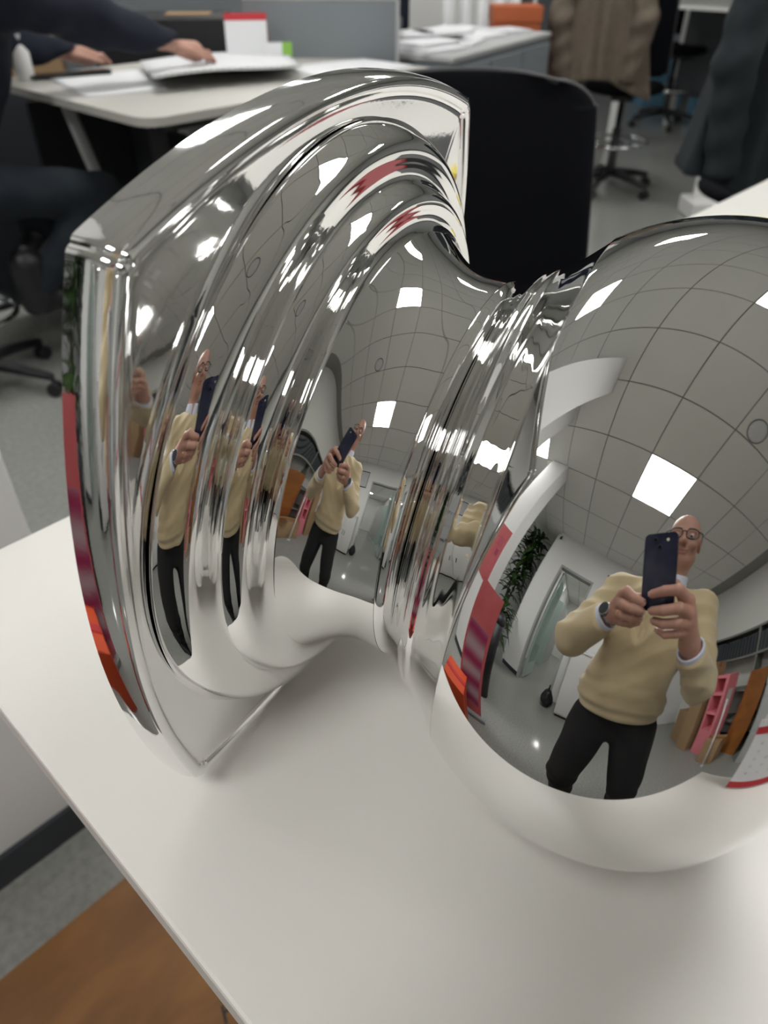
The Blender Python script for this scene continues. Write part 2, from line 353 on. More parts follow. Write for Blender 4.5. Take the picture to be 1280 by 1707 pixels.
# ================================================================== THE WHITE TABLE
TX0, TX1, TY0, TY1 = 0.053, 2.35, -0.235, 0.603
t = thing('desk', 'white laminate table carrying the chrome baluster', 'table', ((TX0 + TX1) / 2, (TY0 + TY1) / 2, 0))
T0 = Vector(((TX0 + TX1) / 2, (TY0 + TY1) / 2, 0))
def tb_(name, lo, hi, m, bv=0.0): return box(name, Vector(lo) - T0, Vector(hi) - T0, m, t, bv)
tb_('tabletop', (TX0, TY0, TZ - 0.026), (TX1, TY1, TZ), M['table'], 0.0025)
tb_('edge_band', (TX0 + 0.0005, TY0 + 0.0005, TZ - 0.0225), (TX1 - 0.0005, TY1 - 0.0005, TZ - 0.0045), M['edge'], 0.001)
for x in (TX0 + 0.25, TX1 - 0.10):
    for y in (TY0 + 0.06, TY1 - 0.06): tb_('leg', (x - 0.025, y - 0.025, 0), (x + 0.025, y + 0.025, TZ - 0.06), M['white'], 0.003)
for y in (TY0 + 0.06, TY1 - 0.06): tb_('rail', (TX0 + 0.2, y - 0.02, TZ - 0.066), (TX1 - 0.06, y + 0.02, TZ - 0.026), M['white'])

# ================================================================== THE CHROME BALUSTER
Pp = Vector((0.2696, 0.2961, 1.1619)); AX = Vector((0.3034, -0.9484, -0.0919)).normalized()
UX = Vector((0, 0, 1)).cross(AX).normalized(); WX = AX.cross(UX)
root = thing('chrome_baluster', 'large polished chrome baluster lying on its side on the white table', 'sculpture', (Pp.x, Pp.y, TZ))
RO = Vector((Pp.x, Pp.y, TZ))
def spl(xk, yk):
    xk = np.array(xk, float); yk = np.array(yk, float); n = len(xk); h = np.diff(xk); A = np.eye(n); b = np.zeros(n)
    for i in range(1, n - 1):
        A[i, i - 1] = h[i - 1]; A[i, i] = 2 * (h[i - 1] + h[i]); A[i, i + 1] = h[i]; b[i] = 6 * ((yk[i + 1] - yk[i]) / h[i] - (yk[i] - yk[i - 1]) / h[i - 1])
    m = np.linalg.solve(A, b)
    def ev(x):
        i = np.clip(np.searchsorted(xk, x) - 1, 0, n - 2); d = x - xk[i]; H = h[i]
        return yk[i] + d * ((yk[i + 1] - yk[i]) / H - H * (2 * m[i] + m[i + 1]) / 6) + m[i] * d * d / 2 + (m[i + 1] - m[i]) * d ** 3 / (6 * H)
    return ev
SK = [.034, .042, .05, .06, .075, .09, .12, .16, .20, .24, .28, .32]
RK = [0.1271, 0.12045, 0.11583, 0.11275, 0.11247, 0.11564, 0.13993, 0.16258, 0.16875, 0.16001, 0.12244, 0.03399]
body_r = spl(SK, RK)
NS = 384
wob = np.random.RandomState(3)
WV = [(wob.uniform(-1, 1), wob.randint(1, 9), wob.uniform(0, 6.28), wob.uniform(20, 90), wob.uniform(0, 6.28)) for _ in range(10)]
def rev(name, S, R, amp=0.0, m=None):
    """surface of revolution round the baluster's axis from arrays s, r (s along the axis from the plate)"""
    S = np.asarray(S, float); R = np.asarray(R, float); th = np.linspace(0, 2 * PI, NS, endpoint=False)
    rr = np.repeat(R[:, None], NS, 1)
    if amp:
        w = sum(a * np.cos(k * th[None] + p) * np.sin(q * S[:, None] + p2) for a, k, p, q, p2 in WV); rr = rr + amp * w
    c = np.cos(th); s = np.sin(th); B = np.array(Pp - RO)
    V = B + S[:, None, None] * np.array(AX) + rr[..., None] * (c[None, :, None] * np.array(UX) + s[None, :, None] * np.array(WX)); V = V.reshape(-1, 3)
    n = len(S); i = np.arange(n - 1)[:, None]; j = np.arange(NS)[None]; j2 = (j + 1) % NS
    F = np.stack([i * NS + j, i * NS + j2, (i + 1) * NS + j2, (i + 1) * NS + j], -1).reshape(-1, 4)
    return link(name, mesh_vf(name, V, F[:, ::-1]), m or M['chrome'], root)
def dense(pts, n=120):
    """smooth Catmull-Rom through (s, r) points"""
    P = np.array(pts, float); P = np.vstack([2 * P[0] - P[1], P, 2 * P[-1] - P[-2]]); out = []
    k = max(4, n // (len(pts) - 1))
    for i in range(1, len(P) - 2):
        for t in np.linspace(0, 1, k, endpoint=False):
            a, b, c, d = P[i - 1], P[i], P[i + 1], P[i + 2]
            out.append(0.5 * ((2 * b) + (c - a) * t + (2 * a - 5 * b + 4 * c - d) * t * t + (3 * b - a - 3 * c + d) * t ** 3))
    out.append(P[-2]); out = np.array(out); return out[:, 0], out[:, 1]
# base plate: square with bowed sides
PH, PB = 0.1646, 0.0287
def outline(off, n=64):
    h = PH - off; b = PB; pts = []
    tt = np.sin(np.linspace(-PI / 2, PI / 2, n, endpoint=False))
    for k in range(4):
        c, s = math.cos(k * PI / 2), math.sin(k * PI / 2)
        for u in tt:
            x, y = u * h, -(h + b * (1 - u * u))
            # small rounding of the corner
            q = max(0.0, abs(u) - 0.975) / 0.025; sh = 0.0016 * q * q
            x -= math.copysign(sh, u); y += sh
            pts.append((x * c - y * s, x * s + y * c))
    return np.array(pts)
prof = [(0.06, -0.026), (0.006, -0.026), (0.002, -0.0252), (0.0006, -0.0235), (0.0003, -0.019), (0.0, -0.014), (0.0003, -0.009), (0.0010, -0.0055), (0.0018, -0.0038), (0.0016, -0.0028), (0.0020, -0.0014),
        (0.0034, -0.0003), (0.0052, 0.0), (0.0068, -0.0005), (0.0080, -0.0017), (0.0085, -0.0028), (0.0096, -0.0032), (0.0125, -0.0030), (0.018, -0.0026), (0.027, -0.0018), (0.04, -0.0008), (0.06, 0.0)]
V = []; nring = None
for off, s in prof:
    o2 = outline(off); nring = len(o2)
    for x, y in o2: V.append(np.array(Pp - RO + AX * s + UX * x + WX * y))
F = []
for i in range(len(prof) - 1):
    for j in range(nring):
        j2 = (j + 1) % nring; F.append((i * nring + j, i * nring + j2, (i + 1) * nring + j2, (i + 1) * nring + j))
me = mesh_vf('base_plate', np.array(V), np.array(F))
base = link('base_plate', me, M['chromeplate'], root)
bmx = bmesh.new(); bmx.from_mesh(me)
bmx.verts.ensure_lookup_table()
bmx.faces.new([bmx.verts[j] for j in range(nring)][::-1]); bmx.faces.new([bmx.verts[(len(prof) - 1) * nring + j] for j in range(nring)])
bmesh.ops.recalc_face_normals(bmx, faces=bmx.faces)
for e in bmx.edges:
    if len(e.link_faces) == 2 and e.calc_face_angle(0) > 0.6: e.smooth = False
bmx.to_mesh(me); bmx.free()
rev('moulding_ring', *dense([(-0.0015, .1755), (0.0, .1765), (0.002, .1762), (0.006, .1745), (0.010, .1723), (0.0135, .1699), (0.0157, .1670), (0.0166, .1630), (0.0168, .1585), (0.0170, .1545), (0.0176, .1515), (0.0188, .1498)]), amp=0.00008)
rev('moulding_ring', *dense([(0.0180, .1503), (0.0195, .1498), (0.0225, .1484), (0.0255, .1466), (0.0277, .1446), (0.0288, .1418), (0.0292, .1380), (0.0296, .1345), (0.0306, .1312), (0.0322, .1288), (0.0340, .1268)]), amp=0.00008)
s1 = np.linspace(0.0328, 0.0815, 120); r1 = body_r(s1); r1[0] -= 0.0004
rev('waist_dome', s1, r1, amp=0.00012)
# rippled collar round the waist, in a shallow recess
sc = np.linspace(0.0815, 0.1285, 260); q = (sc - 0.0815) / 0.047
rc = body_r(sc) - 0.0040 * np.sin(PI * np.clip(q, 0, 1)) ** 0.7 + 0.0050 * np.exp(-((q - 0.40) / 0.19) ** 2)
rc += 0.00017 * np.sin(q * 50.0 + 0.7) * np.exp(-((q - 0.42) / 0.24) ** 2)
rc[0] = body_r(sc[:1])[0] - 0.0002
rev('collar', sc, rc, amp=0.00005)
s2 = np.linspace(0.1285, 0.3285, 420); r2 = body_r(s2)
s2 = np.r_[0.1283, 0.1283, s2, 0.331, 0.3322]; r2 = np.r_[rc[-1] - 0.001, r2[0] - 0.0006, r2, 0.020, 0.0005]
rev('bulb', s2, r2, amp=0.00008)
# seam burr on the plate's upper edge
#SEAM

# ================================================================== THE MAN WITH THE PHONE
LIFT = 0.012
def cf(r, u, b): return np.array(CAM + RX * r + UP * (u + LIFT) - FW * b)
cfr = np.array([list(RX), list(UP), list(-FW)])
mo = (-0.42, -0.16, 0.0)
man = thing('person', 'bald man in cream sweater and black trousers holding a phone, mirrored in the chrome', 'person', mo)
f_ = np.array([0.923, 0.385, 0]); r_ = np.array([0.385, -0.923, 0]); z_ = np.array([0, 0, 1.0])
HC_ = np.array([-0.275, -0.190, 1.700])
fh = np.array([0.80, 0.46, -0.36]); fh /= np.linalg.norm(fh); rh = np.cross(fh, z_); rh /= np.linalg.norm(rh); uh = np.cross(rh, fh)
HR = np.array([rh, fh, uh])
def hp(x, y, z): return HC_ + x * rh + y * fh + z * uh
def head(P):
    d = ell(P, hp(0, -0.018, 0.030), (0.076, 0.094, 0.088), HR)
    d = smin(d, ell(P, hp(0, 0.012, -0.035), (0.062, 0.074, 0.080), HR), 0.03)
    d = smin(d, ell(P, hp(0, 0.040, -0.088), (0.036, 0.034, 0.030), HR), 0.025)          # chin
    d = smin(d, cap(P, hp(-0.045, 0.0, -0.070), hp(-0.018, 0.045, -0.088), 0.020, 0.017), 0.02)
    d = smin(d, cap(P, hp(0.045, 0.0, -0.070), hp(0.018, 0.045, -0.088), 0.020, 0.017), 0.02)
    d = smin(d, cap(P, hp(-0.040, 0.072, 0.018), hp(0.040, 0.072, 0.018), 0.012, 0.012), 0.014)   # brow
    for s in (-1, 1):
        d = smax(d, -ell(P, hp(s * 0.032, 0.098, -0.002), (0.019, 0.017, 0.013), HR), 0.012)         # eye socket
        d = smin(d, ell(P, hp(s * 0.032, 0.074, -0.003), (0.0145, 0.0125, 0.0115), HR), 0.003)
        d = smin(d, ell(P, hp(s * 0.042, 0.062, -0.032), (0.020, 0.018, 0.017), HR), 0.014)         # cheek
        ear = ell(P, hp(s * 0.080, -0.010, -0.010), (0.008, 0.019, 0.033), HR); ear = smax(ear, -ell(P, hp(s * 0.088, -0.004, -0.006), (0.006, 0.011, 0.020), HR), 0.004)
        d = smin(d, ear, 0.006)
        d = smin(d, ell(P, hp(s * 0.012, 0.096, -0.034), (0.009, 0.010, 0.008), HR), 0.006)
    d = smin(d, cap(P, hp(0, 0.086, 0.008), hp(0, 0.108, -0.030), 0.008, 0.012), 0.010)              # nose
    d = smin(d, cap(P, hp(-0.020, 0.082, -0.056), hp(0.020, 0.082, -0.056), 0.006, 0.006), 0.008)    # lips
    d = smin(d, cap(P, hp(-0.015, 0.081, -0.066), hp(0.015, 0.081, -0.066), 0.006, 0.006), 0.006)
    d = smax(d, -cap(P, hp(-0.022, 0.091, -0.0605), hp(0.022, 0.091, -0.0605), 0.0015, 0.0015), 0.003)
    d = smin(d, cap(P, hp(0, -0.030, -0.05), NB + np.array([0, 0, 0.0]), 0.056, 0.060), 0.035)
    return d
NB = np.array([-0.345, -0.205, 1.500])
SL = np.array([-0.400, -0.010, 1.445]); SR = np.array([-0.265, -0.348, 1.445])
EL = np.array([-0.315, 0.105, 1.215]); ER = np.array([-0.165, -0.345, 1.165])
WL = cf(-0.140, -0.165, 0.030); WR = cf(0.074, -0.222, 0.045)
PC = np.array([-0.455, -0.185, 0.955])     # pelvis
CH = np.array([-0.355, -0.185, 1.33])
hl = PC - r_ * 0.095 + np.array([0, 0, -0.03]); hr = PC + r_ * 0.095 + np.array([0, 0, -0.03])
KL = np.array([-0.420, -0.010, 0.50]); KR = np.array([-0.335, -0.300, 0.50]); FL = np.array([-0.475, -0.02, 0.085]); FR = np.array([-0.385, -0.325, 0.085])
def core(P, g=0.0):
    RB = np.array([r_, f_, z_])
    d = ell(P, CH + f_ * 0.0, (0.175 + g, 0.115 + g, 0.20 + g), RB)
    d = smin(d, ell(P, PC + f_ * 0.035 + z_ * 0.16, (0.172 + g, 0.135 + g, 0.19 + g), RB), 0.06)      # belly
    d = smin(d, ell(P, PC + f_ * 0.0 + z_ * 0.0, (0.165 + g, 0.115 + g, 0.13 + g), RB), 0.05)
    d = smin(d, cap(P, SL, SR, 0.062 + g, 0.062 + g), 0.05)
    d = smin(d, cap(P, NB + np.array([-0.0, 0, -0.06]), NB, 0.085 + g, 0.06 + g), 0.04)
    return d
def arms(P, g=0.0):
    d = smin(cap(P, SL, EL, 0.058 + g, 0.048 + g), cap(P, EL, WL, 0.048 + g, 0.028 + g), 0.02)
    e = smin(cap(P, SR, ER, 0.058 + g, 0.050 + g), cap(P, ER, WR, 0.050 + g, 0.028 + g), 0.02)
    return np.minimum(d, e)
def bodyfn(P): return smin(smin(core(P, -0.014), arms(P, -0.008), 0.03), smin(legs(P, -0.012), head(P), 0.02), 0.03)
def legs(P, g=0.0):
    a = smin(cap(P, hl, KL, 0.098 + g, 0.070 + g), cap(P, KL, FL, 0.070 + g, 0.052 + g), 0.02)
    b = smin(cap(P, hr, KR, 0.098 + g, 0.070 + g), cap(P, KR, FR, 0.070 + g, 0.052 + g), 0.02)
    return smin(a, b, 0.015)
RH = dict(w=(0.074, -0.222, 0.045),
          f=[[(.062, -.116, .014), (.044, -.090, -.010), (.016, -.093, -.0075), (-.010, -.100, -.0065)],
             [(.066, -.139, .010), (.050, -.120, -.018), (.020, -.125, -.020), (-.006, -.131, -.010)],
             [(.065, -.161, .012), (.050, -.147, -.018), (.022, -.151, -.018), (-.002, -.152, -.006)],
             [(.060, -.181, .016), (.049, -.170, -.012), (.027, -.173, -.014), (.008, -.172, -.003)]],
          t=[(.062, -.186, .046), (.050, -.140, .042), (.042, -.110, .032), (.030, -.086, .0225)])
LH = dict(w=(-0.140, -0.165, 0.030),
          f=[[(-.092, -.110, .012), (-.068, -.097, -.012), (-.048, -.108, -.014), (-.031, -.118, -.0065)],
             [(-.097, -.131, .006), (-.071, -.121, -.020), (-.048, -.128, -.020), (-.031, -.135, -.009)],
             [(-.100, -.152, .006), (-.074, -.144, -.016), (-.052, -.149, -.013), (-.038, -.153, -.003)],
             [(-.100, -.170, .012), (-.078, -.166, -.005), (-.060, -.168, -.002), (-.047, -.166, .006)]],
          t=[(-.118, -.142, .040), (-.088, -.128, .040), (-.066, -.121, .033), (-.044, -.116, .0225)])
FRAD = [[.0115, .0104, .0097, .0086], [.0118, .0107, .0099, .0088], [.0112, .0102, .0094, .0084], [.0103, .0091, .0084, .0075]]
def hand(H, elbow):
    W = cf(*H['w']); fs = [[cf(*p) for p in q] for q in H['f']]; th = [cf(*p) for p in H['t']]
    E = W + (np.array(elbow) - W) * 0.42
    def fn(P):
        d = cap(P, E, W, 0.034, 0.0255)
        pal = None
        for q, rr in zip(fs, (0.0135, 0.014, 0.0135, 0.0125)):
            c = cap(P, W * 0.82 + q[0] * 0.18, q[0], 0.019, rr); pal = c if pal is None else smin(pal, c, 0.010)
        pal = smin(pal, cap(P, W, th[0], 0.020, 0.017), 0.012); pal = smin(pal, cap(P, th[0], th[1], 0.0175, 0.0125), 0.010)
        d = smin(d, pal, 0.014)
        fing = None
        for q, rr in zip(fs, FRAD):
            c = cap(P, q[0], q[1], rr[0], rr[1])
            c = smin(c, cap(P, q[1], q[2], rr[1] * 1.02, rr[2]), 0.003); c = smin(c, cap(P, q[2], q[3], rr[2], rr[3]), 0.003)
            fing = c if fing is None else smin(fing, c, 0.0018)
        d = smin(d, fing, 0.005)
        t = smin(cap(P, th[1], th[2], 0.0120, 0.0108), cap(P, th[2], th[3], 0.0108, 0.0095), 0.003)
        return smin(d, t, 0.004)
    A = np.array([E, W] + [p for q in fs for p in q] + th); return fn, A.min(0) - 0.04, A.max(0) + 0.04
hRf, rlo, rhi = hand(RH, ER); hLf, llo, lhi = hand(LH, EL)
def cut(fn, z, up):     # keep the part above/below z
    return fn
sdf_obj('body', [(bodyfn, (-0.68, -0.50, 0.03), (0.02, 0.22, 1.55), 0.012), (head, (-0.45, -0.36, 1.53), (-0.10, -0.02, 1.86), 0.0032),
                 (hRf, rlo, rhi, 0.0022), (hLf, llo, lhi, 0.0022)], M['skin'], man, mo)
def fold(P, a, k=38.0): return a * (0.5 + 1.3 * np.abs(np.sin(P[..., 2] * 5.1 + P[..., 1] * 4)) ** 2) * (np.sin(P[..., 2] * k + 3 * np.sin(P[..., 0] * 17) + 2 * np.sin(P[..., 1] * 13)) * 0.6 + np.sin(P[..., 2] * k * 0.47 + P[..., 1] * 31 + P[..., 0] * 22) * 0.4)
def knit(P):
    x, y, z = P[..., 0], P[..., 1], P[..., 2]
    m = 0.35 + 0.65 * (0.5 + 0.5 * np.sin(z * 9.0 + x * 14 + y * 6)) ** 2
    w = np.abs(np.sin(z * 44 + 2.6 * np.sin(y * 10 + 1.0) + 2.0 * np.sin(x * 13)))
    low = np.clip((1.16 - z) / 0.12, 0, 1) * 0.004 * np.sin(z * 120 + 2.2 * np.sin(y * 9))
    return m * 0.0075 * (w ** 1.4 - 0.5) + low
def sweaterfn(P):
    c = core(P, 0.006); a = arms(P, 0.012)
    d = smin(c, a, 0.045)
    hemz = 1.005 + 0.10 * ((P - PC) @ f_.astype(np.float32)) * 0 
    belly = ell(P, PC + z_ * 0.10 + f_ * 0.02, (0.190, 0.155, 0.085), np.array([r_, f_, z_]))
    d = smin(d, belly, 0.05) + knit(P)
    d = smax(d, hemz - 0.02 - P[..., 2] + 0.0, 0.008)                      # hem
    d = smax(d, -(cap(P, NB + np.array([0.004, 0, -0.01]), HC_ + np.array([0, 0, -0.03]), 0.074, 0.11)), 0.006)   # neckline
    for w, e in ((WL, EL), (WR, ER)):
        dr = (w - e) / np.linalg.norm(w - e); s = (P - (e + (w - e) * 0.86)) @ dr.astype(np.float32)
        near = np.linalg.norm(P - w, axis=-1) < 0.16
        d = np.where(near, smax(d, s, 0.006), d)
    return d
sdf_obj('sweater', [(sweaterfn, (-0.70, -0.52, 0.90), (0.02, 0.24, 1.62), 0.0055)], M['sweater'], man, mo)
def trouserfn(P):
    d = smin(legs(P, 0.006), smax(core(P, 0.0), P[..., 2] - 1.03, 0.01), 0.03) + fold(P, 0.003, 30); return smax(d, 0.075 - P[..., 2], 0.008)
sdf_obj('trousers', [(trouserfn, (-0.72, -0.50, 0.04), (-0.18, 0.18, 1.06), 0.0075)], M['trouser'], man, mo)
for q in (FL, FR):
    def shoe(P, q=q):
        d = smin(cap(P, q + np.array([-.02, 0, -.035]), q + f_ * 0.17 + np.array([0, 0, -.055]), 0.045, 0.033), ell(P, q + np.array([0, 0, -.01]), (0.05, 0.045, 0.06)), 0.03); return smax(d, 0.002 - P[..., 2], 0.006)
    sdf_obj('shoe', [(shoe, q + np.array([-.12, -.12, -.09]), q + np.array([.26, .22, .09]), 0.006)], M['boot'], man, mo)
# shirt collar, cuffs
def collar(P):
    a = NB + np.array([0.006, 0.0, 0.0]); ax = (HC_ - a); ax /= np.linalg.norm(ax); s = (P - a) @ ax.astype(np.float32)
    q = P - a - s[..., None] * ax.astype(np.float32); rad = np.linalg.norm(q, axis=-1); d = np.abs(rad - (0.070 - 0.10 * s)) - 0.0035
    fr = q @ fh.astype(np.float32); d = smax(d, np.abs(s - 0.036 + 0.15 * np.maximum(fr, 0)) - 0.034, 0.003)
    side = np.abs(q @ rh.astype(np.float32)); d = np.where(fr > 0.03, np.maximum(d, 0.006 - side + (s - 0.02) * 0.2), d); return d
sdf_obj('shirt_collar', [(collar, NB + np.array([-.13, -.13, -.06]), NB + np.array([.15, .14, .13]), 0.0035)], M['shirt'], man, mo)
for w, e in ((WL, EL), (WR, ER)):
    dr = (w - e) / np.linalg.norm(w - e); c0 = e + (w - e) * 0.84; c1 = e + (w - e) * 0.935
    def cuff(P, a=c0, b=c1, dr=dr):
        s = (P - a) @ dr.astype(np.float32); L = np.linalg.norm(b - a); rad = np.linalg.norm(P - a - s[..., None] * dr.astype(np.float32), axis=-1)
        return smax(np.abs(rad - 0.0345) - 0.003, np.maximum(-s, s - L), 0.002)
    sdf_obj('shirt_cuff', [(cuff, np.minimum(c0, c1) - 0.05, np.maximum(c0, c1) + 0.05, 0.003)], M['shirt'], man, mo)
# watch on the left wrist, ring on the left ring finger
MO = Vector(mo)
def ringpts(c, ax, r, n=24, sq=1.0):
    ax = Vector(ax).normalized(); x = ax.orthogonal().normalized(); y = ax.cross(x); return [Vector(c) + (x * math.cos(2 * PI * k / n) + y * math.sin(2 * PI * k / n) * sq) * r - MO for k in range(n)]
dl = WL - EL; dl = dl / np.linalg.norm(dl); wc = WL - dl * 0.004
wt = tube('watch', ringpts(wc, dl, 0.0285), 0.0045, M['steel'], man, 8, True)
top = Vector(wc) + FW * 0.022 + UP * 0.018; ndir = (FW * 0.75 + UP * 0.6).normalized()
cyl('watch_case', top - MO - ndir * 0.002, top - MO + ndir * 0.009, 0.018, M['steel'], wt, 0.016, 24)
cyl('watch_dial', top - MO + ndir * 0.0088, top - MO + ndir * 0.0096, 0.0145, M['black'], wt, 0.0145, 24)
a = cf(*LH['f'][2][0]); b = cf(*LH['f'][2][1]); tube('ring', ringpts(a * 0.45 + b * 0.55, b - a, 0.0103), 0.0016, M['gold'], man, 6, True)
# glasses
g = bmesh.new()
for s in (-1, 1):
    pts = []
    for k in range(20):
        t = 2 * PI * k / 20; cx = math.copysign(abs(math.cos(t)) ** 0.75, math.cos(t)); sy = math.copysign(abs(math.sin(t)) ** 0.75, math.sin(t))
        pts.append(Vector(hp(s * 0.034 + 0.026 * cx, 0.104 - 0.008 * abs(cx + s) * 0.5, -0.003 + 0.019 * sy)) - MO)
    tube_bm(g, pts, 0.0022, 6, True)
    tube_bm(g, [Vector(hp(s * 0.060, 0.098, 0.006)) - MO, Vector(hp(s * 0.078, 0.085, 0.005)) - MO, Vector(hp(s * 0.084, 0.0, 0.004)) - MO, Vector(hp(s * 0.084, -0.02, -0.008)) - MO], 0.0020, 6)
tube_bm(g, [Vector(hp(-0.009, 0.108, 0.002)) - MO, Vector(hp(0, 0.110, 0.005)) - MO, Vector(hp(0.009, 0.108, 0.002)) - MO], 0.002, 6)
bmesh.ops.recalc_face_normals(g, faces=g.faces); gl = bm_obj('glasses', g, M['black'], man)
for s in (-1, 1):
    bmE = bmesh.new(); r0 = bmesh.ops.create_uvsphere(bmE, u_segments=14, v_segments=10, radius=0.0118)
    for v in bmE.verts: v.co = v.co + Vector(hp(s * 0.032, 0.0760, -0.0045)) - MO
    for f in bmE.faces: f.smooth = True
    ey = bm_obj('eye', bmE, M['eye'], man)
    c0 = Vector(hp(s * 0.031, 0.0850, -0.0062)) - MO; c1 = Vector(hp(s * 0.031, 0.0879, -0.0066)) - MO; cyl('iris', c0, c1, 0.0052, M['black'], ey, 0.0040, 14)
# lips, eyebrows, cropped side hair
tube('lips', [Vector(hp(x, 0.0885 - 6 * x * x, -0.060)) - MO for x in np.linspace(-0.022, 0.022, 7)], [0.001, .0025, .003, .003, .003, .0025, .001], M['lip'], man, 6)
for s in (-1, 1): tube('eyebrow', [Vector(hp(s * x, 0.086 - 9 * (x - .02) ** 2, 0.022 + 0.004 * math.sin((x - .012) * 80))) - MO for x in np.linspace(0.014, 0.048, 6)], 0.0028, M['hairgrey'], man, 5)
# nails
nb = bmesh.new()
for H in (RH, LH):
    for q in H['f']:
        p2 = Vector(cf(*q[2])); p3 = Vector(cf(*q[3])); dirn = (p3 - p2).normalized(); nrm = (FW + UP * 0.3); nrm = (nrm - dirn * nrm.dot(dirn)).normalized(); sd = dirn.cross(nrm)
        c = p3 + nrm * 0.0060 + dirn * 0.0015 - MO; mt = Matrix((( sd.x, dirn.x, nrm.x, c.x), (sd.y, dirn.y, nrm.y, c.y), (sd.z, dirn.z, nrm.z, c.z), (0, 0, 0, 1)))
        add_box(nb, (-.0045, -.005, -.001), (.0045, .005, .0018), 0.0012, mt)
bm_obj('fingernails', nb, M['nail'], man)

# the phone (its lens is where the photograph was taken from)
PO = CAM + UP * LIFT
PB_ = Matrix(((RX.x, UP.x, -FW.x, PO.x), (RX.y, UP.y, -FW.y, PO.y), (RX.z, UP.z, -FW.z, PO.z), (0, 0, 0, 1)))
ph = bpy.data.objects.new('phone', None); COL.objects.link(ph); ph.empty_display_size = 0.03; ph.matrix_world = PB_
tag(ph, 'dark navy smartphone held up by the man in both hands, seen in the reflection', 'phone')
def pbox(name, lo, hi, m, bv, par): o = box(name, lo, hi, m, None, bv); o.parent = par; return o
def rrect(name, x0, x1, y0, y1, z0, z1, r, m, par):
    bm = bmesh.new(); pts = []
    for cx, cy, a0 in ((x1 - r, y1 - r, 0), (x0 + r, y1 - r, 90), (x0 + r, y0 + r, 180), (x1 - r, y0 + r, 270)):
        for k in range(7): a = math.radians(a0 + 15 * k); pts.append((cx + r * math.cos(a), cy + r * math.sin(a)))
    A = [bm.verts.new((x, y, z0)) for x, y in pts]; B = [bm.verts.new((x, y, z1)) for x, y in pts]
    bm.faces.new(A[::-1]); bm.faces.new(B)
    for i in range(len(A)): bm.faces.new((A[i], A[(i + 1) % len(A)], B[(i + 1) % len(A)], B[i]))
    bmesh.ops.recalc_face_normals(bm, faces=bm.faces); return bm_obj(name, bm, m, par)
rrect('frame', -0.040, 0.032, -0.137, 0.010, 0.0042, 0.0118, 0.010, M['phonemetal'], ph)
rrect('back_cover', -0.0393, 0.0313, -0.1363, 0.0093, 0.0036, 0.0044, 0.0095, M['phone'], ph)
rrect('screen', -0.0385, 0.0305, -0.1355, 0.0085, 0.0116, 0.0121, 0.009, M['lens'], ph)
cyl('flash', (0.012, -0.003, 0.0030), (0.012, -0.003, 0.0038), 0.003, M['flash'], ph)
for (x, y) in ((-0.015, -0.002), (-0.005, -0.016)): 
    lathe('lens_ring', [(0.0030, 0.0030), (0.0055, 0.0028), (0.006, 0.0040)], M['phonemetal'], ph, 24, (x, y, 0)); cyl('lens', (x, y, 0.0034), (x, y, 0.0038), 0.004, M['lens'], ph)

# ================================================================== THINGS ON / NEAR THE TABLE (seen in the chrome)
# desk calendar near the table's front edge
cal = thing('desk_calendar', 'white spiral desk calendar with red bands, standing at the table edge in the bulb reflection', 'calendar', (0.262, -0.210, TZ), math.radians(3))
def cplane(name, w0, w1, z0, z1, lean, m, y=0.0, th=0.0012):
    bm = bmesh.new(); P4 = [(w0, z0), (w1, z0), (w1, z1), (w0, z1)]
    A = [bm.verts.new((x, y + lean * z, z)) for x, z in P4]; B = [bm.verts.new((x, y + lean * z + th, z)) for x, z in P4]
    bm.faces.new(A); bm.faces.new(B[::-1])
    for i in range(4): bm.faces.new((A[i], B[i], B[(i + 1) % 4], A[(i + 1) % 4]))
    bmesh.ops.recalc_face_normals(bm, faces=bm.faces); return bm_obj(name, bm, m, cal)
cplane('page', -0.11, 0.11, 0.001, 0.142, -0.13, M['paper'], 0.018)
cplane('red_band', -0.11, 0.11, 0.004, 0.018, -0.13, M['red'], 0.0195)
cplane('red_band', -0.11, 0.11, 0.116, 0.128, -0.13, M['red'], 0.0195)
cplane('back_board', -0.11, 0.11, 0.001, 0.142, 0.11, M['red'], -0.017)
g = bmesh.new()
for k in range(16):
    x = -0.1 + k * 0.2 / 15; tube_bm(g, [(x, 0.006 * math.cos(a), 0.142 + 0.007 * math.sin(a)) for a in np.linspace(0, 2 * PI, 10, endpoint=False)], 0.0014, 5, True)
bm_obj('spiral_binding', g, M['white'], cal)
g = bmesh.new(); rnd = random.Random(4)
for r in range(5):
    for c in range(7):
        x = 0.085 - c * 0.028; z = 0.035 + r * 0.015
        add_box(g, (x - .0035, 0.0193 - 0.13 * z, z), (x + .0035, 0.0200 - 0.13 * z, z + 0.005), mi=0)
add_box(g, (-.06, 0.0193 - 0.13 * 0.108, 0.107), (0.02, 0.0200 - 0.13 * 0.108, 0.110))
bm_obj('printed_dates', g, M['print'], cal)['kind'] = 'stuff'
bpy.data.materials['print_grey']

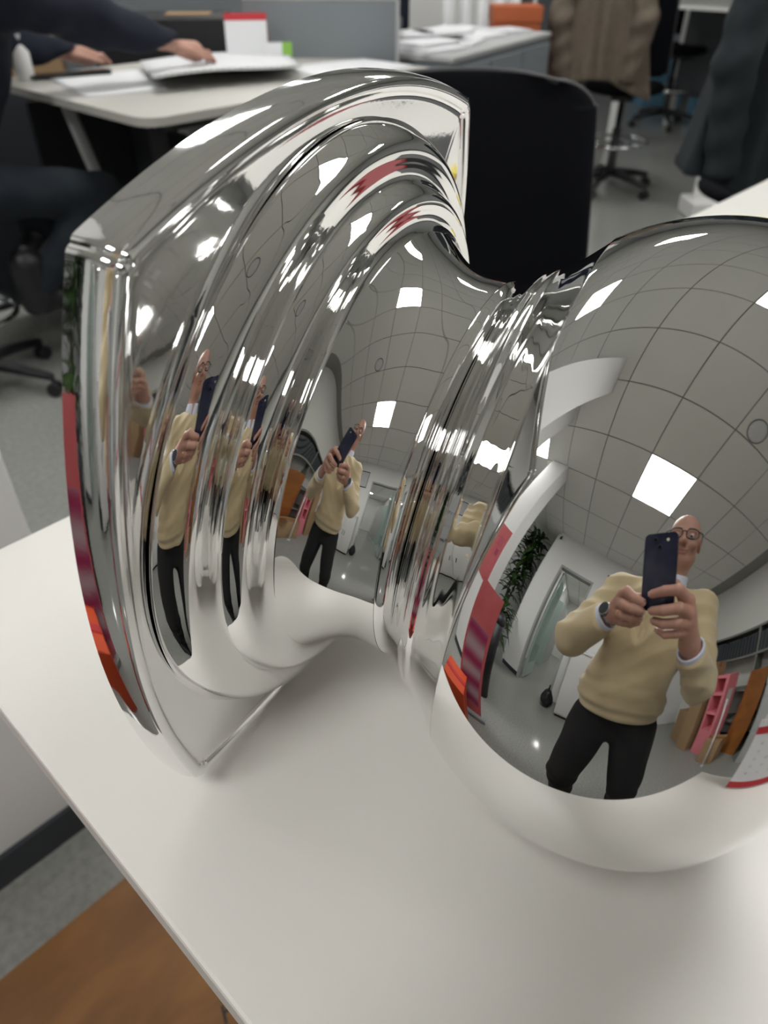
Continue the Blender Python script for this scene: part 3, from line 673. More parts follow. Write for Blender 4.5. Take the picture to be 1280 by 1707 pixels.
# things at the right end of the table, past the photo edge but mirrored as streaks in the mouldings
nb_ = thing('notebook', 'dark red notebook at the right end of the table, mirrored in the mouldings', 'notebook', (1.40, 0.10, TZ), math.radians(12))
box('cover', (-.10, -.07, 0), (.10, .07, .016), M['darkred'], nb_, .002); box('pages', (-.096, -.066, .003), (.102, .066, .013), M['paper'], nb_)
lt = thing('laptop', 'closed black laptop at the right end of the table, mirrored in the mouldings', 'laptop', (1.66, 0.26, TZ), math.radians(-6))
box('base', (-.18, -.125, .002), (.18, .125, .014), M['black'], lt, .003); box('lid', (-.18, -.125, .015), (.18, .125, .022), M['black'], lt, .003); box('foot', (-.16, .09, 0), (.16, .10, .002), M['grey'], lt)
yp = thing('notepad', 'small yellow notepad between the notebook and the laptop', 'notepad', (1.50, 0.48, TZ), math.radians(30)); box('sheets', (-.04, -.04, 0), (.04, .04, .010), M['yellow'], yp, .001); box('backing', (-.05, -.05, 0), (.05, .05, .001), M['card'], yp)
# low orange wooden box under the table's end
wb = thing('wooden_box', 'low orange-brown wooden box on the floor under the table end', 'box', (0.35, 0.36, 0))
box('lid', (-0.46, -0.35, 0.105), (0.40, 0.398, 0.12), M['wood'], wb, 0.002)
box('carcass', (-0.455, -0.345, 0), (0.395, 0.392, 0.105), M['wood'], wb)
g = bmesh.new()
for k, (dx, dy, w, h, a) in enumerate(((-.02, .0, .004, .030, .3), (.012, -.002, .004, .026, -.4), (.026, .0, .022, .004, .1))):
    mt = Matrix.Translation((-0.222 + dx, 0.108 + dy, 0.1203)) @ Matrix.Rotation(a, 4, 'Z'); add_box(g, (-w / 2, -h / 2, 0), (w / 2, h / 2, 0.0004), 0, mt)
bm_obj('ink_mark', g, M['boot'], wb)

# poster on the pillar; banner, bin and trolley by the plants
po = thing('poster', 'pinkish red poster taped to the white pillar beside the plants', 'poster', (-1.147, 1.62, 1.0))
box('sheet', (-0.002, -0.2, 0), (0.0, 0.2, 0.62), M['redp'], po)
g = bmesh.new()
for k in range(9): add_box(g, (0.0, -0.13, 0.50 - k * 0.012), (0.0006, -0.13 + 0.12 + 0.03 * (k % 3), 0.504 - k * 0.012))
add_box(g, (0.0, -0.13, 0.30), (0.0006, -0.05, 0.37)); bm_obj('printed_lines', g, M['magenta'], po)
bn = thing('banner', 'tall standing banner with a mauve and magenta swirl print left of the man', 'banner', (-0.70, 0.83, 0), math.radians(-40))
box('sheet', (-0.004, -0.13, 0.05), (0.0, 0.15, 1.12), M['redp'], bn); box('swirl_print', (0.0, -0.10, 0.15), (0.0015, 0.13, 0.85), M['swirl'], bn)
box('base_bar', (-0.05, -0.17, 0), (0.05, 0.17, 0.05), M['grey'], bn, 0.01)
cyl('pole', (-0.015, 0, 0.05), (-0.015, 0, 1.1), 0.008, M['grey'], bn)
ob = thing('carton', 'orange-red carton on the floor in front of the swirl banner', 'box', (-0.45, 0.86, 0), math.radians(-35))
box('body', (-0.12, -0.12, 0), (0.12, 0.12, 0.42), M['orange'], ob, 0.003); box('flap', (-0.12, -0.12, 0.42), (0.0, 0.12, 0.425), M['orange'], ob); box('tape', (-0.02, -0.121, 0.0), (0.02, 0.121, 0.426), M['red'], ob)

tr = thing('waste_bin', 'tall slim black bin between the swirl banner and the plants', 'bin', (-1.22, 1.02, 0), math.radians(-40))
lathe('body', [(0, 0), (0.11, 0), (0.13, 0.9), (0.125, 0.9), (0.12, 0.86), (0, 0.86)], M['black'], tr, 24); lathe('lid', [(0.135, 0.9), (0.135, 0.93), (0.10, 0.98), (0, 1.0)], M['black'], tr, 24)

def leaf_bm(bm, base, dirv, L, W, droop):
    d = Vector(dirv).normalized(); s = d.cross(Vector((0, 0, 1))); s = (s.normalized() if s.length > 1e-3 else Vector((1, 0, 0))); base = Vector(base); row = []
    for k in range(6):
        t = k / 5; c = base + d * L * t + Vector((0, 0, -droop * L * t * t)); w = W * math.sin(PI * min(1, 0.08 + t * 0.92)) * 0.5 if k < 5 else 0.001
        row.append((bm.verts.new(c - s * w + Vector((0, 0, w * 0.3))), bm.verts.new(c), bm.verts.new(c + s * w + Vector((0, 0, w * 0.3)))))
    for a, b in zip(row, row[1:]):
        for i in (0, 1): f = bm.faces.new((a[i], a[i + 1], b[i + 1], b[i])); f.smooth = True
def plant(name, label, loc, h0, h1, n, L, W, spread, seed, pot):
    t = thing(name, label, 'plant', loc); rn = random.Random(seed)
    lathe('pot', [(0, 0), (pot * 0.8, 0), (pot, pot * 1.9), (pot * 0.93, pot * 1.9), (pot * 0.9, pot * 1.7), (0, pot * 1.7)], M['white'], t, 28)
    sb = bmesh.new()
    for k in range(4):
        a = k * 1.6; tube_bm(sb, [(0.02 * math.cos(a), 0.02 * math.sin(a), pot * 1.6), (spread * .25 * math.cos(a), spread * .25 * math.sin(a), (h0 + h1) / 2), (spread * .4 * math.cos(a), spread * .4 * math.sin(a), h1 - 0.05)], [.014, .010, .005], 6)
    bm_obj('stem', sb, M['stem'], t)
    for k in range(n):
        bm = bmesh.new(); a = rn.uniform(0, 2 * PI); z = rn.uniform(h0, h1); r = rn.uniform(0, spread * 0.4)
        leaf_bm(bm, (0, 0, 0), (math.cos(a), math.sin(a), rn.uniform(-0.1, 0.9)), L * rn.uniform(.7, 1.2), W * rn.uniform(.7, 1.2), rn.uniform(.2, .8))
        bm_obj('leaf', bm, M['leaf'], t, (r * math.cos(a), r * math.sin(a), z))
    return t
plant('potted_tree', 'tall dark leafy plant in the recess behind the white wall corner', (-3.0, 2.15, 0), 1.10, 2.55, 230, 0.36, 0.13, 0.62, 3, 0.17)
plant('potted_plant', 'low bushy green plant in a white pot in front of the recess', (-2.28, 1.62, 0), 0.38, 1.0, 80, 0.30, 0.11, 0.30, 8, 0.14)
# picture, camera, cabinet by the door wall
pf = thing('picture_frame', 'thin black picture frame high on the white door wall', 'picture', (X0 + 0.001, -0.28, 2.22))
for lo, hi in (((0, -.32, -.25), (.02, -.30, .25)), ((0, .30, -.25), (.02, .32, .25)), ((0, -.30, .23), (.02, .30, .25)), ((0, -.30, -.25), (.02, .30, -.23))): box('frame_bar', lo, hi, M['black'], pf)
box('picture', (0, -.3, -.23), (.008, .3, .23), M['print'], pf)
sc_ = thing('security_camera', 'small black camera at the top corner of the door wall', 'camera', (X0 + 0.03, 1.39, 2.64))
box('bracket', (-.03, -.01, 0.0), (-.01, .01, .05), M['black'], sc_); lathe('housing', [(0, -.035), (.022, -.025), (.03, 0), (.02, .02), (0, .022)], M['black'], sc_, 20)
wc_ = thing('storage_cabinet', 'waist-high white cabinet against the door wall behind the man', 'cabinet', (-2.4, -0.30, 0))
box('body', (-.28, -.40, 0.05), (.27, .40, 1.10), M['white'], wc_, .004); box('plinth', (-.26, -.38, 0), (.24, .38, .05), M['black'], wc_); box('top', (-.29, -.41, 1.10), (.29, .41, 1.125), M['white'], wc_, .003)
for y in (-.2, .2): dd = box('door', (.27, y - .195, .08), (.288, y + .195, 1.08), M['white'], wc_, .002); box('handle', (.288, y - .01 - (.15 if y > 0 else -.15), .55), (.30, y + .01 - (.15 if y > 0 else -.15), .68), M['steel'], dd)
bg_ = thing('bag', 'black bag slumped on the floor beside the white cabinet', 'bag', (-2.35, 0.28, 0))
def bagf(P): return smin(ell(P, (0, 0, .13), (.16, .11, .13)), ell(P, (.02, 0, .25), (.09, .06, .07)), .05) + 0.006 * np.sin(P[..., 0] * 60 + P[..., 2] * 40)
sdf_obj('body', [(bagf, (-.2, -.16, -.02), (.2, .16, .36), .012)], M['black'], bg_, (0, 0, 0)); tube('strap', [(-.08, 0, .28), (-.05, 0, .38), (.04, 0, .40), (.09, 0, .30)], .01, M['black'], bg_)
# corridor beyond the doorway
cd_ = thing('glass_cabinet', 'grey green glazed cabinet seen through the doorway', 'cabinet', (-5.6, 1.2, 0))
box('body', (-.8, -.2, 0), (.8, .2, 2.0), M['glassedge'], cd_, .005)
for k in range(3): box('door_panel', (-.78 + .52 * k, -.215, .1), (-.28 + .52 * k, -.2, 1.9), M['lgrey'], cd_, .003)
dk2 = thing('corridor_desk', 'dark desk with black equipment deep in the corridor', 'table', (-4.6, -0.4, 0))
box('top', (-.6, -.4, .70), (.6, .4, .73), M['lgrey'], dk2); [box('leg', (x - .02, y - .02, 0), (x + .02, y + .02, .70), M['black'], dk2) for x in (-.55, .55) for y in (-.35, .35)]
box('modesty_panel', (-.55, .33, .2), (.55, .35, .70), M['black'], dk2)
# right-hand wall: long shelf of dark binders, cartons, pink rack
sh = thing('shelf_unit', 'long grey wall shelf above the cartons', 'shelf', (0.0, -2.37, 0))
for x in (-1.88, -.75, .40, 1.55): box('upright', (x - .015, -.16, 0), (x + .015, .17, 1.68), M['shelf'], sh)
for z in (1.68, 1.32, 0.85, 0.40): box('board', (-1.92, -.17, z), (1.6, .19, z + .03), M['shelf'], sh, .002)
bk = 0; rn = random.Random(5)
x = -1.84
bmb = bmesh.new(); add_box(bmb, (0, -.11, 0), (.058, .13, .28), .003, seg=1); add_box(bmb, (.018, .1305, .17), (.042, .1315, .26)); bmb.normal_update(); bmm = bpy.data.meshes.new('binder'); bmb.to_mesh(bmm); bmb.free(); bmm.materials.append(M['binder'])
while x < 1.46:
    if not (-.78 < x + .03 < -.72 or .36 < x < .42):
        o = bpy.data.objects.new('binder', bmm); COL.objects.link(o); o.location = (x, -2.35, 1.35); o.scale = (1, 1, rn.uniform(.92, 1.0))
        tag(o, 'dark ring binder in the row on the long wall shelf', 'binder', 'binders on the wall shelf')
    x += 0.066
def carton(label, loc, sx, sy, sz, rz=0, m='card'):
    t = thing('cardboard_box', label, 'box', loc, math.radians(rz)); bm = bmesh.new(); add_box(bm, (-sx / 2, -sy / 2, 0), (sx / 2, sy / 2, sz), .004, seg=1); bm_obj('body', bm, M[m], t)
    box('flap', (-sx / 2, -sy / 2 + .002, sz), (sx / 2, -.002, sz + .004), M[m], t); box('flap', (-sx / 2, .002, sz), (sx / 2, sy / 2 - .002, sz + .004), M[m], t)
    box('tape', (-sx / 2 - .0006, -.025, sz * .75), (sx / 2 + .0006, .025, sz + .005), M['amber'], t); return t
carton('small brown carton on the floor, leftmost of the cartons by the pink rack', (-1.74, -2.02, 0), .36, .30, .56, 4)
carton('big brown carton on the floor behind the pink rack', (-1.42, -1.93, 0.0), .26, .40, 1.05, 0)
carton('brown carton standing on top of the big carton behind the pink rack', (-1.40, -1.95, 1.055), .24, .30, .27, 6)
carton('low brown carton in front of the pink rack', (-0.78, -1.74, 0), .24, .22, .34, -8)
pk = thing('pink_rack', 'pink foam rack with three square pigeonholes standing between cartons', 'rack', (-1.07, -1.92, 0), math.radians(4))
W_, D_, H_ = .28, .26, 1.14
box('side', (-W_ / 2, -D_ / 2, 0), (-W_ / 2 + .04, D_ / 2, H_), M['pink'], pk, .003); box('side', (W_ / 2 - .05, -D_ / 2, 0), (W_ / 2, D_ / 2, H_), M['pink'], pk, .003); box('back', (-W_ / 2 + .04, -D_ / 2, 0), (W_ / 2 - .05, -D_ / 2 + .03, H_), M['pink'], pk)
for z in (0.36, .62, .88, 1.10): box('shelf', (-W_ / 2 + .04, -D_ / 2 + .03, z), (W_ / 2 - .05, D_ / 2, z + .035), M['pink'], pk)
box('front_panel', (-W_ / 2 + .04, D_ / 2 - .02, 0), (W_ / 2 - .05, D_ / 2, .36), M['pink'], pk); box('paper_label', (W_ / 2, -.06, .72), (W_ / 2 + .001, .06, .95), M['print'], pk)
ab = thing('board', 'amber brown board leaning beside the pink rack', 'board', (-0.62, -1.98, 0), math.radians(15))
box('sheet', (-.18, -.01, 0), (.18, .01, 1.12), M['amber'], ab, mtx=Matrix.Rotation(math.radians(8), 4, 'X')); box('edge_strip', (-.185, -.012, 0), (-.175, .012, 1.12), M['gold'], ab, mtx=Matrix.Rotation(math.radians(8), 4, 'X'))
st_ = thing('rod', 'long white rod leaning across the cartons by the pink rack', 'rod', (-0.70, -1.55, 0)); cyl('shaft', (0, 0, .012), (-.10, -.12, .86), .012, M['paper'], st_, .01); lathe('foot', [(0, 0), (.02, 0), (.02, .03), (0, .03)], M['white'], st_, 12)
gc = thing('filing_cabinet', 'grey filing cabinet right of the amber board in the reflection', 'cabinet', (0.05, -1.95, 0))
box('body', (-.35, -.2, 0), (.35, .2, 1.20), M['lgrey'], gc, .004)
for k in range(3): q_ = box('drawer', (-.33, .2, .05 + .38 * k), (.33, .215, .40 + .38 * k), M['lgrey'], gc, .003); box('handle', (-.08, .215, .22 + .38 * k), (.08, .228, .24 + .38 * k), M['steel'], q_)
wx = thing('tray', 'white paper tray on top of the grey filing cabinet', 'tray', (-0.05, -1.95, 1.20)); box('body', (-.2, -.14, 0), (.2, .14, .10), M['paper'], wx, .01); box('papers', (-.18, -.12, .10), (.18, .12, .13), M['white'], wx)

# ================================================================== BACKGROUND SEEN DIRECTLY
def stool(label, loc, rz, back=True, seatz=0.66, bw=0.45, bh=0.48, name='drafting_chair', group=None, basem='black', arms_=False, nodress=False):
    t = thing(name, label, 'chair', loc, rz, group)       # faces local +X
    for k in range(5):
        a = 2 * PI * k / 5 + 0.3; c, s = math.cos(a), math.sin(a)
        g = bmesh.new(); tube_bm(g, [(0.02 * c, 0.02 * s, .115), (.16 * c, .16 * s, .10), (.30 * c, .30 * s, .075)], [.026, .022, .016], 8); bmesh.ops.recalc_face_normals(g, faces=g.faces); lg = bm_obj('leg', g, M[basem], t)
        g = bmesh.new(); 
        for e in (-.014, .014): cyl_bm(g, (.30 * c - s * (e - .008), .30 * s + c * (e - .008), .027), (.30 * c - s * (e + .008), .30 * s + c * (e + .008), .027), .027, n=16)
        cyl_bm(g, (.30 * c, .30 * s, .03), (.30 * c, .30 * s, .08), .008, n=8); bm_obj('caster', g, M['black'], lg)
    lathe('column', [(0.028, .10), (.028, .38), (.018, .38), (.018, seatz - .06), (0, seatz - .06)], M['black'], t, 20)
    g = bmesh.new(); tube_bm(g, [(.20 * math.cos(a), .20 * math.sin(a), .30) for a in np.linspace(0, 2 * PI, 36, endpoint=False)], .011, 8, True)
    for k in range(3): a = 2 * PI * k / 3; tube_bm(g, [(.028 * math.cos(a), .028 * math.sin(a), .30), (.2 * math.cos(a), .2 * math.sin(a), .30)], .008, 6)
    bmesh.ops.recalc_face_normals(g, faces=g.faces); bm_obj('foot_ring', g, M['chrome2'], t)
    box('mechanism', (-.12, -.07, seatz - .07), (.12, .07, seatz - .03), M['black'], t, .01)
    def seatf(P): return smax(smax(ell(P, (0, 0, seatz), (.26, .25, .06)), P[..., 2] - seatz - .028, .02), -(P[..., 2] - seatz + .035), .02)
    sdf_obj('seat', [(seatf, (-.3, -.3, seatz - .1), (.3, .3, seatz + .08), .012)], M['mesh'], t, (0, 0, 0))
    if back:
        z0 = seatz + .08; z1 = z0 + bh; bm = bmesh.new(); nu, nv = 20, 34; A = []; B = []
        for j in range(nv + 1):
            v = 1 - (1 - j / nv) ** 1.7; ra = []; rb_ = []
            wv = bw / 2 * (1.08 - .12 * v)
            if v > .88: q = min(1, (v - .88) / .12); wv -= .075 * (1 - math.sqrt(max(0, 1 - q * q)))
            if v < .10: wv *= (.82 + .18 * math.sqrt(max(0, 1 - ((.10 - v) / .10) ** 2)))
            for i in range(nu + 1):
                u = -1 + 2 * i / nu; zz = z0 + bh * v - (0.012 * abs(u) ** 3 if v > .9 else 0); x = -.21 - .06 * v + .045 * u * u
                th_ = .012 * math.sqrt(max(0, 1 - max(abs(u), abs(2 * v - 1)) ** 8)) + .004
                ra.append(bm.verts.new((x + th_, u * wv, zz))); rb_.append(bm.verts.new((x - th_, u * wv, zz)))
            A.append(ra); B.append(rb_)
        for j in range(nv):
            for i in range(nu): bm.faces.new((A[j][i], A[j][i + 1], A[j + 1][i + 1], A[j + 1][i])); bm.faces.new((B[j][i], B[j + 1][i], B[j + 1][i + 1], B[j][i + 1]))
            bm.faces.new((A[j][0], A[j + 1][0], B[j + 1][0], B[j][0])); bm.faces.new((A[j][nu], B[j][nu], B[j + 1][nu], A[j + 1][nu]))
        for i in range(nu): bm.faces.new((A[0][i], B[0][i], B[0][i + 1], A[0][i + 1])); bm.faces.new((A[nv][i], A[nv][i + 1], B[nv][i + 1], B[nv][i]))
        bmesh.ops.recalc_face_normals(bm, faces=bm.faces); bk_ = bm_obj('backrest', bm, M['mesh'], t, None, True)
        pts = []
        for j in range(nv + 1):
            pts.append(A[j][0] if False else None)
        tube('back_support', [(-.05, 0, seatz - .04), (-.20, 0, seatz - .03), (-.275, 0, seatz + .06), (-.285, 0, z0 + bh * .55)], [.02, .02, .02, .015], M['black'], t, 8)
        # grey rim round the back
        rim = []
        for j in range(nv + 1):
            v = 1 - (1 - j / nv) ** 1.7; wv = bw / 2 * (1.08 - .12 * v)
            if v > .88: q = min(1, (v - .88) / .12); wv -= .075 * (1 - math.sqrt(max(0, 1 - q * q)))
            rim.append((-.21 - .06 * v + .045 - .006, wv, z0 + bh * v - (0.012 if v > .9 else 0)))
        topc = [(-.27 + .045 * u * u - .006, u * rim[-1][1], z0 + bh - .012 * abs(u) ** 3) for u in np.linspace(1, -1, 14)][1:-1]
        full = rim + topc + [(x, -y, z) for x, y, z in rim[::-1]]
        tube('rim', full, .005, M['chairrim'], bk_, 6)
    return t
stool('black mesh office chair pushed behind the white table, its back facing the camera', (1.06, 0.80, 0), math.radians(-135 - 0), seatz=.645, bw=.50, bh=.478)
stool('black drafting stool under the seated person in navy', (0.80, 2.90, 0), 0.0, seatz=.66, bw=.42, bh=.35)
stool('black drafting chair with the brown tweed jacket over its back', (4.95, 2.62, 0), math.radians(28), seatz=.62, bw=.44, bh=.50)
stool('black chair farthest away, under the desk with the blue boxes', (7.15, 3.35, 0), math.radians(200), seatz=.60, bw=.44, bh=.45)
stool('chair with the charcoal coat over its back, at the right photo edge', (3.20, 1.03, 0), math.radians(22), seatz=.62, bw=.44, bh=.50)
# jackets
def garment(name, label, loc, rz, W, D, z0, z1, m, seed, sleeves=True):
    t = thing(name, label, 'jacket', loc, rz); ph = seed * 1.7
    def fn(P):
        x, y, z = P[..., 0], P[..., 1], P[..., 2]; h = (z - z0) / (z1 - z0)
        w = W * (1.20 - 0.50 * h); foldv = 0.018 * np.sin(y * 34 + ph + 1.5 * h) + 0.010 * np.sin(y * 61 + 2 * ph - 2 * h)
        d = np.maximum(np.abs(y) - w, np.abs(x + foldv) - D * (1.0 - 0.45 * h)); d = smax(d, z - z1 + 1.3 * np.maximum(np.abs(y) - W * .35, 0) * .5, .04); return smax(d, z0 + 0.05 * np.sin(y * 9 + ph) - z, .01) * 0.7
    sdf_obj('body', [(fn, (-D - .06, -W - .1, z0 - .08), (D + .06, W + .1, z1 + .06), .012)], M[m], t, (0, 0, 0))
    if sleeves:
        for s in (-1, 1):
            a = np.array([-D * .6, s * W * .72, z1 - .07]); b = np.array([-D * 1.25, s * W * .86, (z0 + z1) / 2 + .02]); c = np.array([-D * 1.05, s * W * .70, z0 + .05])
            def sl(P, a=a, b=b, c=c): return smax(smin(cap(P, a, b, .065, .062), cap(P, b, c, .062, .055), .03) + .004 * np.sin(P[..., 2] * 55 + P[..., 1] * 30), c[2] - P[..., 2], .01)
            sdf_obj('sleeve', [(sl, np.minimum(np.minimum(a, b), c) - .1, np.maximum(np.maximum(a, b), c) + .1, .012)], M[m], t, (0, 0, 0))
    sdf_obj('collar', [(lambda P: smax(ell(P, (0.0, 0, z1 - .01), (.06, .13, .05)), -ell(P, (0.03, 0, z1 + .02), (.05, .09, .05)), .01), (-.1, -.18, z1 - .08), (.12, .18, z1 + .08), .012)], M[m], t, (0, 0, 0))
    return t
garment('jacket', 'brown tweed jacket hanging over a chair back in the background', (4.53, 2.60, 0), math.radians(28), .27, .10, .66, 1.32, 'coatbrown', 1)
garment('coat', 'charcoal coat hanging over a chair back at the right photo edge', (2.83, 0.93, 0), math.radians(38), .25, .09, .72, 1.42, 'coatdark', 3)

# desk at the back left
bd = thing('office_desk', 'grey-white height-adjustable desk where the person in navy works', 'table', (2.0, 2.7, 0))
def rounded_top(name, x0, x1, y0, y1, z0, z1, r, m, par):
    o = rrect(name, x0, x1, y0, y1, z0, z1, r, m, par); return o
rounded_top('tabletop', -.73, .62, -.53, .52, .945, .97, .07, M['desktop'], bd)
box('frame_rail', (-.60, -.40, .90), (.65, -.36, .945), M['black'], bd); box('frame_rail', (-.60, .30, .90), (.65, .34, .945), M['black'], bd); box('cable_tray', (-.45, -.42, .86), (.60, -.25, .90), M['lgrey'], bd)
for x in (-.42, .5): box('lifting_column', (x - .04, -.07, .04), (x + .04, .05, .92), M['black'], bd, .004); box('foot', (x - .04, -.40, 0), (x + .04, .38, .05), M['black'], bd, .006)
box('modesty_panel', (-.66, .40, .22), (.58, .42, .90), M['black'], bd)  # black panel added to stand in for the darkness under the desk
pd = box('shade_block', (-.20, -.30, .06), (.55, .30, .84), M['binder'], bd, .004)  # added black block with drawer fronts, fills the shaded space below the top
for k in range(3): box('drawer', (-.19, -.312, .08 + .25 * k), (.54, -.30, .32 + .25 * k), M['black'], pd)
cyl('leg', (-.62, .18, .93), (-.50, -.02, .0), .022, M['lgrey'], bd)
for x in (-.50, -.34): cyl('hand_screw', (x, -.42, .86), (x, -.42, .895), .022, M['lgrey'], bd)
def sheet(name, label, cat, pts, z, th, m, lift=None):
    c = sum((Vector((p[0], p[1], 0)) for p in pts), Vector()) / len(pts); bm = bmesh.new(); n = 10; A = []
    a, b, c2, d = [Vector((p[0], p[1], 0)) for p in pts]
    for i in range(n + 1):
        row = []
        for j in range(n + 1):
            u = i / n; v = j / n; p = a.lerp(b, u).lerp(d.lerp(c2, u), v); zz = z + (lift(u, v) if lift else 0); row.append(p - c + Vector((0, 0, zz)))
        A.append(row)
    T = [[bm.verts.new(p + Vector((0, 0, th))) for p in r] for r in A]; B = [[bm.verts.new(p) for p in r] for r in A]
    for i in range(n):
        for j in range(n): bm.faces.new((T[i][j], T[i + 1][j], T[i + 1][j + 1], T[i][j + 1])).smooth = True; bm.faces.new((B[i][j], B[i][j + 1], B[i + 1][j + 1], B[i + 1][j]))
    for k in range(n):
        bm.faces.new((T[k][0], B[k][0], B[k + 1][0], T[k + 1][0])); bm.faces.new((T[k][n], T[k + 1][n], B[k + 1][n], B[k][n])); bm.faces.new((T[0][k], T[0][k + 1], B[0][k + 1], B[0][k])); bm.faces.new((T[n][k], B[n][k], B[n][k + 1], T[n][k + 1]))
    bmesh.ops.recalc_face_normals(bm, faces=bm.faces)
    o = bm_obj(name, bm, m, None, (c.x, c.y, 0)); tag(o, label, cat); return o
sheet('drawing_sheet', 'large printed drawing lying on the back desk under the hand', 'paper', [(1.52, 2.50), (2.06, 2.38), (2.48, 2.98), (1.80, 3.04)], .9905, .008, M['drawing'], lambda u, v: .028 * (1 - v) ** 2 + .006 * math.sin(u * 5))
sheet('sheet_of_paper', 'pale sheet on the back desk left of the large drawing', 'paper', [(1.33, 2.62), (1.60, 2.56), (1.78, 3.02), (1.45, 3.15)], .971, .004, M['paper'])
sheet('tracing_paper', 'white tracing paper on the back desk near the grey partition', 'paper', [(2.12, 2.30), (2.60, 2.30), (2.62, 2.62), (2.20, 2.66)], .971, .003, M['paper'])
bp_ = thing('tablet', 'black slim tablet lying on the left of the back desk', 'tablet', (1.50, 3.06, .9755), math.radians(-18)); rrect('body', -.16, .16, -.035, .035, 0, .012, .02, M['black'], bp_); rrect('screen', -.15, .15, -.03, .03, .012, .013, .015, M['lens'], bp_)
dc = thing('desk_calendar', 'white desk calendar with red top on the back desk', 'calendar', (2.25, 2.93, .971), math.radians(-42))
box('page', (-.085, -.002, 0), (.085, 0, .17), M['paper'], dc, mtx=Matrix.Translation((0, -.04, 0)) @ Matrix.Rotation(math.radians(-12), 4, 'X')); box('red_band', (-.085, -.0035, .145), (.085, -.002, .17), M['red'], dc, mtx=Matrix.Translation((0, -.04, 0)) @ Matrix.Rotation(math.radians(-12), 4, 'X')); box('back_board', (-.085, 0, 0), (.085, .002, .17), M['red'], dc, mtx=Matrix.Translation((0, .04, 0)) @ Matrix.Rotation(math.radians(14), 4, 'X'))
gcd = thing('card', 'green and white card propped beside the desk calendar', 'card', (2.30, 2.80, .971), math.radians(-42)); box('sheet', (-.06, -.001, 0), (.06, .001, .07), M['green'], gcd); box('print', (-.06, -.0016, 0), (.02, -.001, .07), M['paper'], gcd)
pt = thing('partition', 'low grey fabric partition standing behind the back desk', 'partition', (2.53, 2.76, 0), math.radians(-49))
box('panel', (-.34, -.012, .90), (.30, .012, 1.175), M['partition'], pt, .004); box('frame_strip', (.30, -.016, .90), (.315, .016, 1.18), M['lgrey'], pt); box('frame_strip', (-.34, -.014, 1.175), (.30, .014, 1.185), M['lgrey'], pt); box('post', (-.02, -.012, 0), (.02, .012, .90), M['black'], pt)
pt2 = thing('partition', 'dark grey partition further left behind the black boxes', 'partition', (2.45, 3.95, 0), math.radians(-44)); box('panel', (-.9, -.015, .5), (.55, .015, 1.35), M['partition'], pt2, .004); box('foot', (-.8, -.1, 0), (-.74, .1, .5), M['black'], pt2); box('foot', (.4, -.1, 0), (.46, .1, .5), M['black'], pt2)
bb = thing('equipment_case', 'black case with a cream lid label behind the back desk', 'case', (2.32, 3.50, 0), math.radians(-40)); box('body', (-.38, -.18, .0), (.22, .18, 1.10), M['black'], bb, .008); box('label', (-.06, -.08, 1.10), (.14, .06, 1.105), M['card'], bb)
b3 = thing('paper_bag', 'brown paper bag standing behind the back desk', 'bag', (1.72, 3.90, 0), math.radians(-30)); box('body', (-.17, -.09, .86), (.17, .09, 1.25), M['card'], b3, .01); tube('handle', [(-.06, 0, 1.24), (-.05, 0, 1.33), (.05, 0, 1.33), (.06, 0, 1.24)], .004, M['card'], b3, 6)
tk = thing('trunk', 'black trunk under the brown paper bag', 'trunk', (1.72, 3.90, 0), math.radians(-30)); box('body', (-.26, -.16, 0), (.26, .16, .84), M['black'], tk, .008); box('lid', (-.265, -.165, .80), (.265, .165, .859), M['binder'], tk, .006)
dark_backdrop = thing('partition', 'added dark backdrop panel on the floor behind the seated person', 'partition', (1.15, 3.52, 0)); box('panel', (-.75, -.012, .03), (.70, .012, .93), M['binder'], dark_backdrop, .004); box('foot', (-.7, -.12, 0), (-.64, .12, .03), M['black'], dark_backdrop); box('foot', (.6, -.12, 0), (.66, .12, .03), M['black'], dark_backdrop)  # panel added to darken the area round the seated person
bt = thing('bottle', 'white bottle on the left end of the back desk', 'bottle', (1.36, 3.10, .97)); lathe('body', [(0, 0), (.03, 0), (.032, .01), (.032, .09), (.014, .12), (.014, .135), (0, .135)], M['white'], bt, 20); lathe('cap', [(.016, .12), (.016, .145), (0, .147)], M['grey'], bt, 16)

# cabinet with piles of paper, centre background
cb = thing('low_cabinet', 'grey cabinet covered with piles of paper', 'cabinet', (3.34, 2.78, 0), math.radians(13)); cm = M['lgrey']
box('body', (-.55, -.32, 0), (.60, .32, .955), M['partition'], cb, .003); box('top', (-.56, -.33, .955), (.61, .33, .975), cm, cb, .003)
for k in range(3): q_ = box('door', (-.54 + .38 * k, -.335, .05), (-.17 + .38 * k, -.32, .93), M['partition'], cb, .002); box('handle', (-.22 + .38 * k, -.345, .5), (-.20 + .38 * k, -.335, .62), M['steel'], q_)
ends = ['at the left end, front', 'at the left end, rear', 'left of the middle, front', 'left of the middle, rear', 'right of the middle, front', 'right of the middle, rear', 'at the right end, front', 'second layer at the left end', 'second layer in the middle', 'second layer on the right', 'topmost at the left', 'at the right end, rear', 'topmost in the middle']
rn = random.Random(11)
pile = [(-.42, -.16, 0), (-.40, .10, 0), (-.12, -.14, 0), (-.10, .12, 0), (.16, -.10, 0), (.18, .14, 0), (.42, -.12, 0), (-.38, -.10, 1), (-.12, .0, 1), (.14, .04, 1), (-.30, .05, 2), (.40, .12, 0), (-.14, -.05, 2)]
ca, sa = math.cos(math.radians(13)), math.sin(math.radians(13))
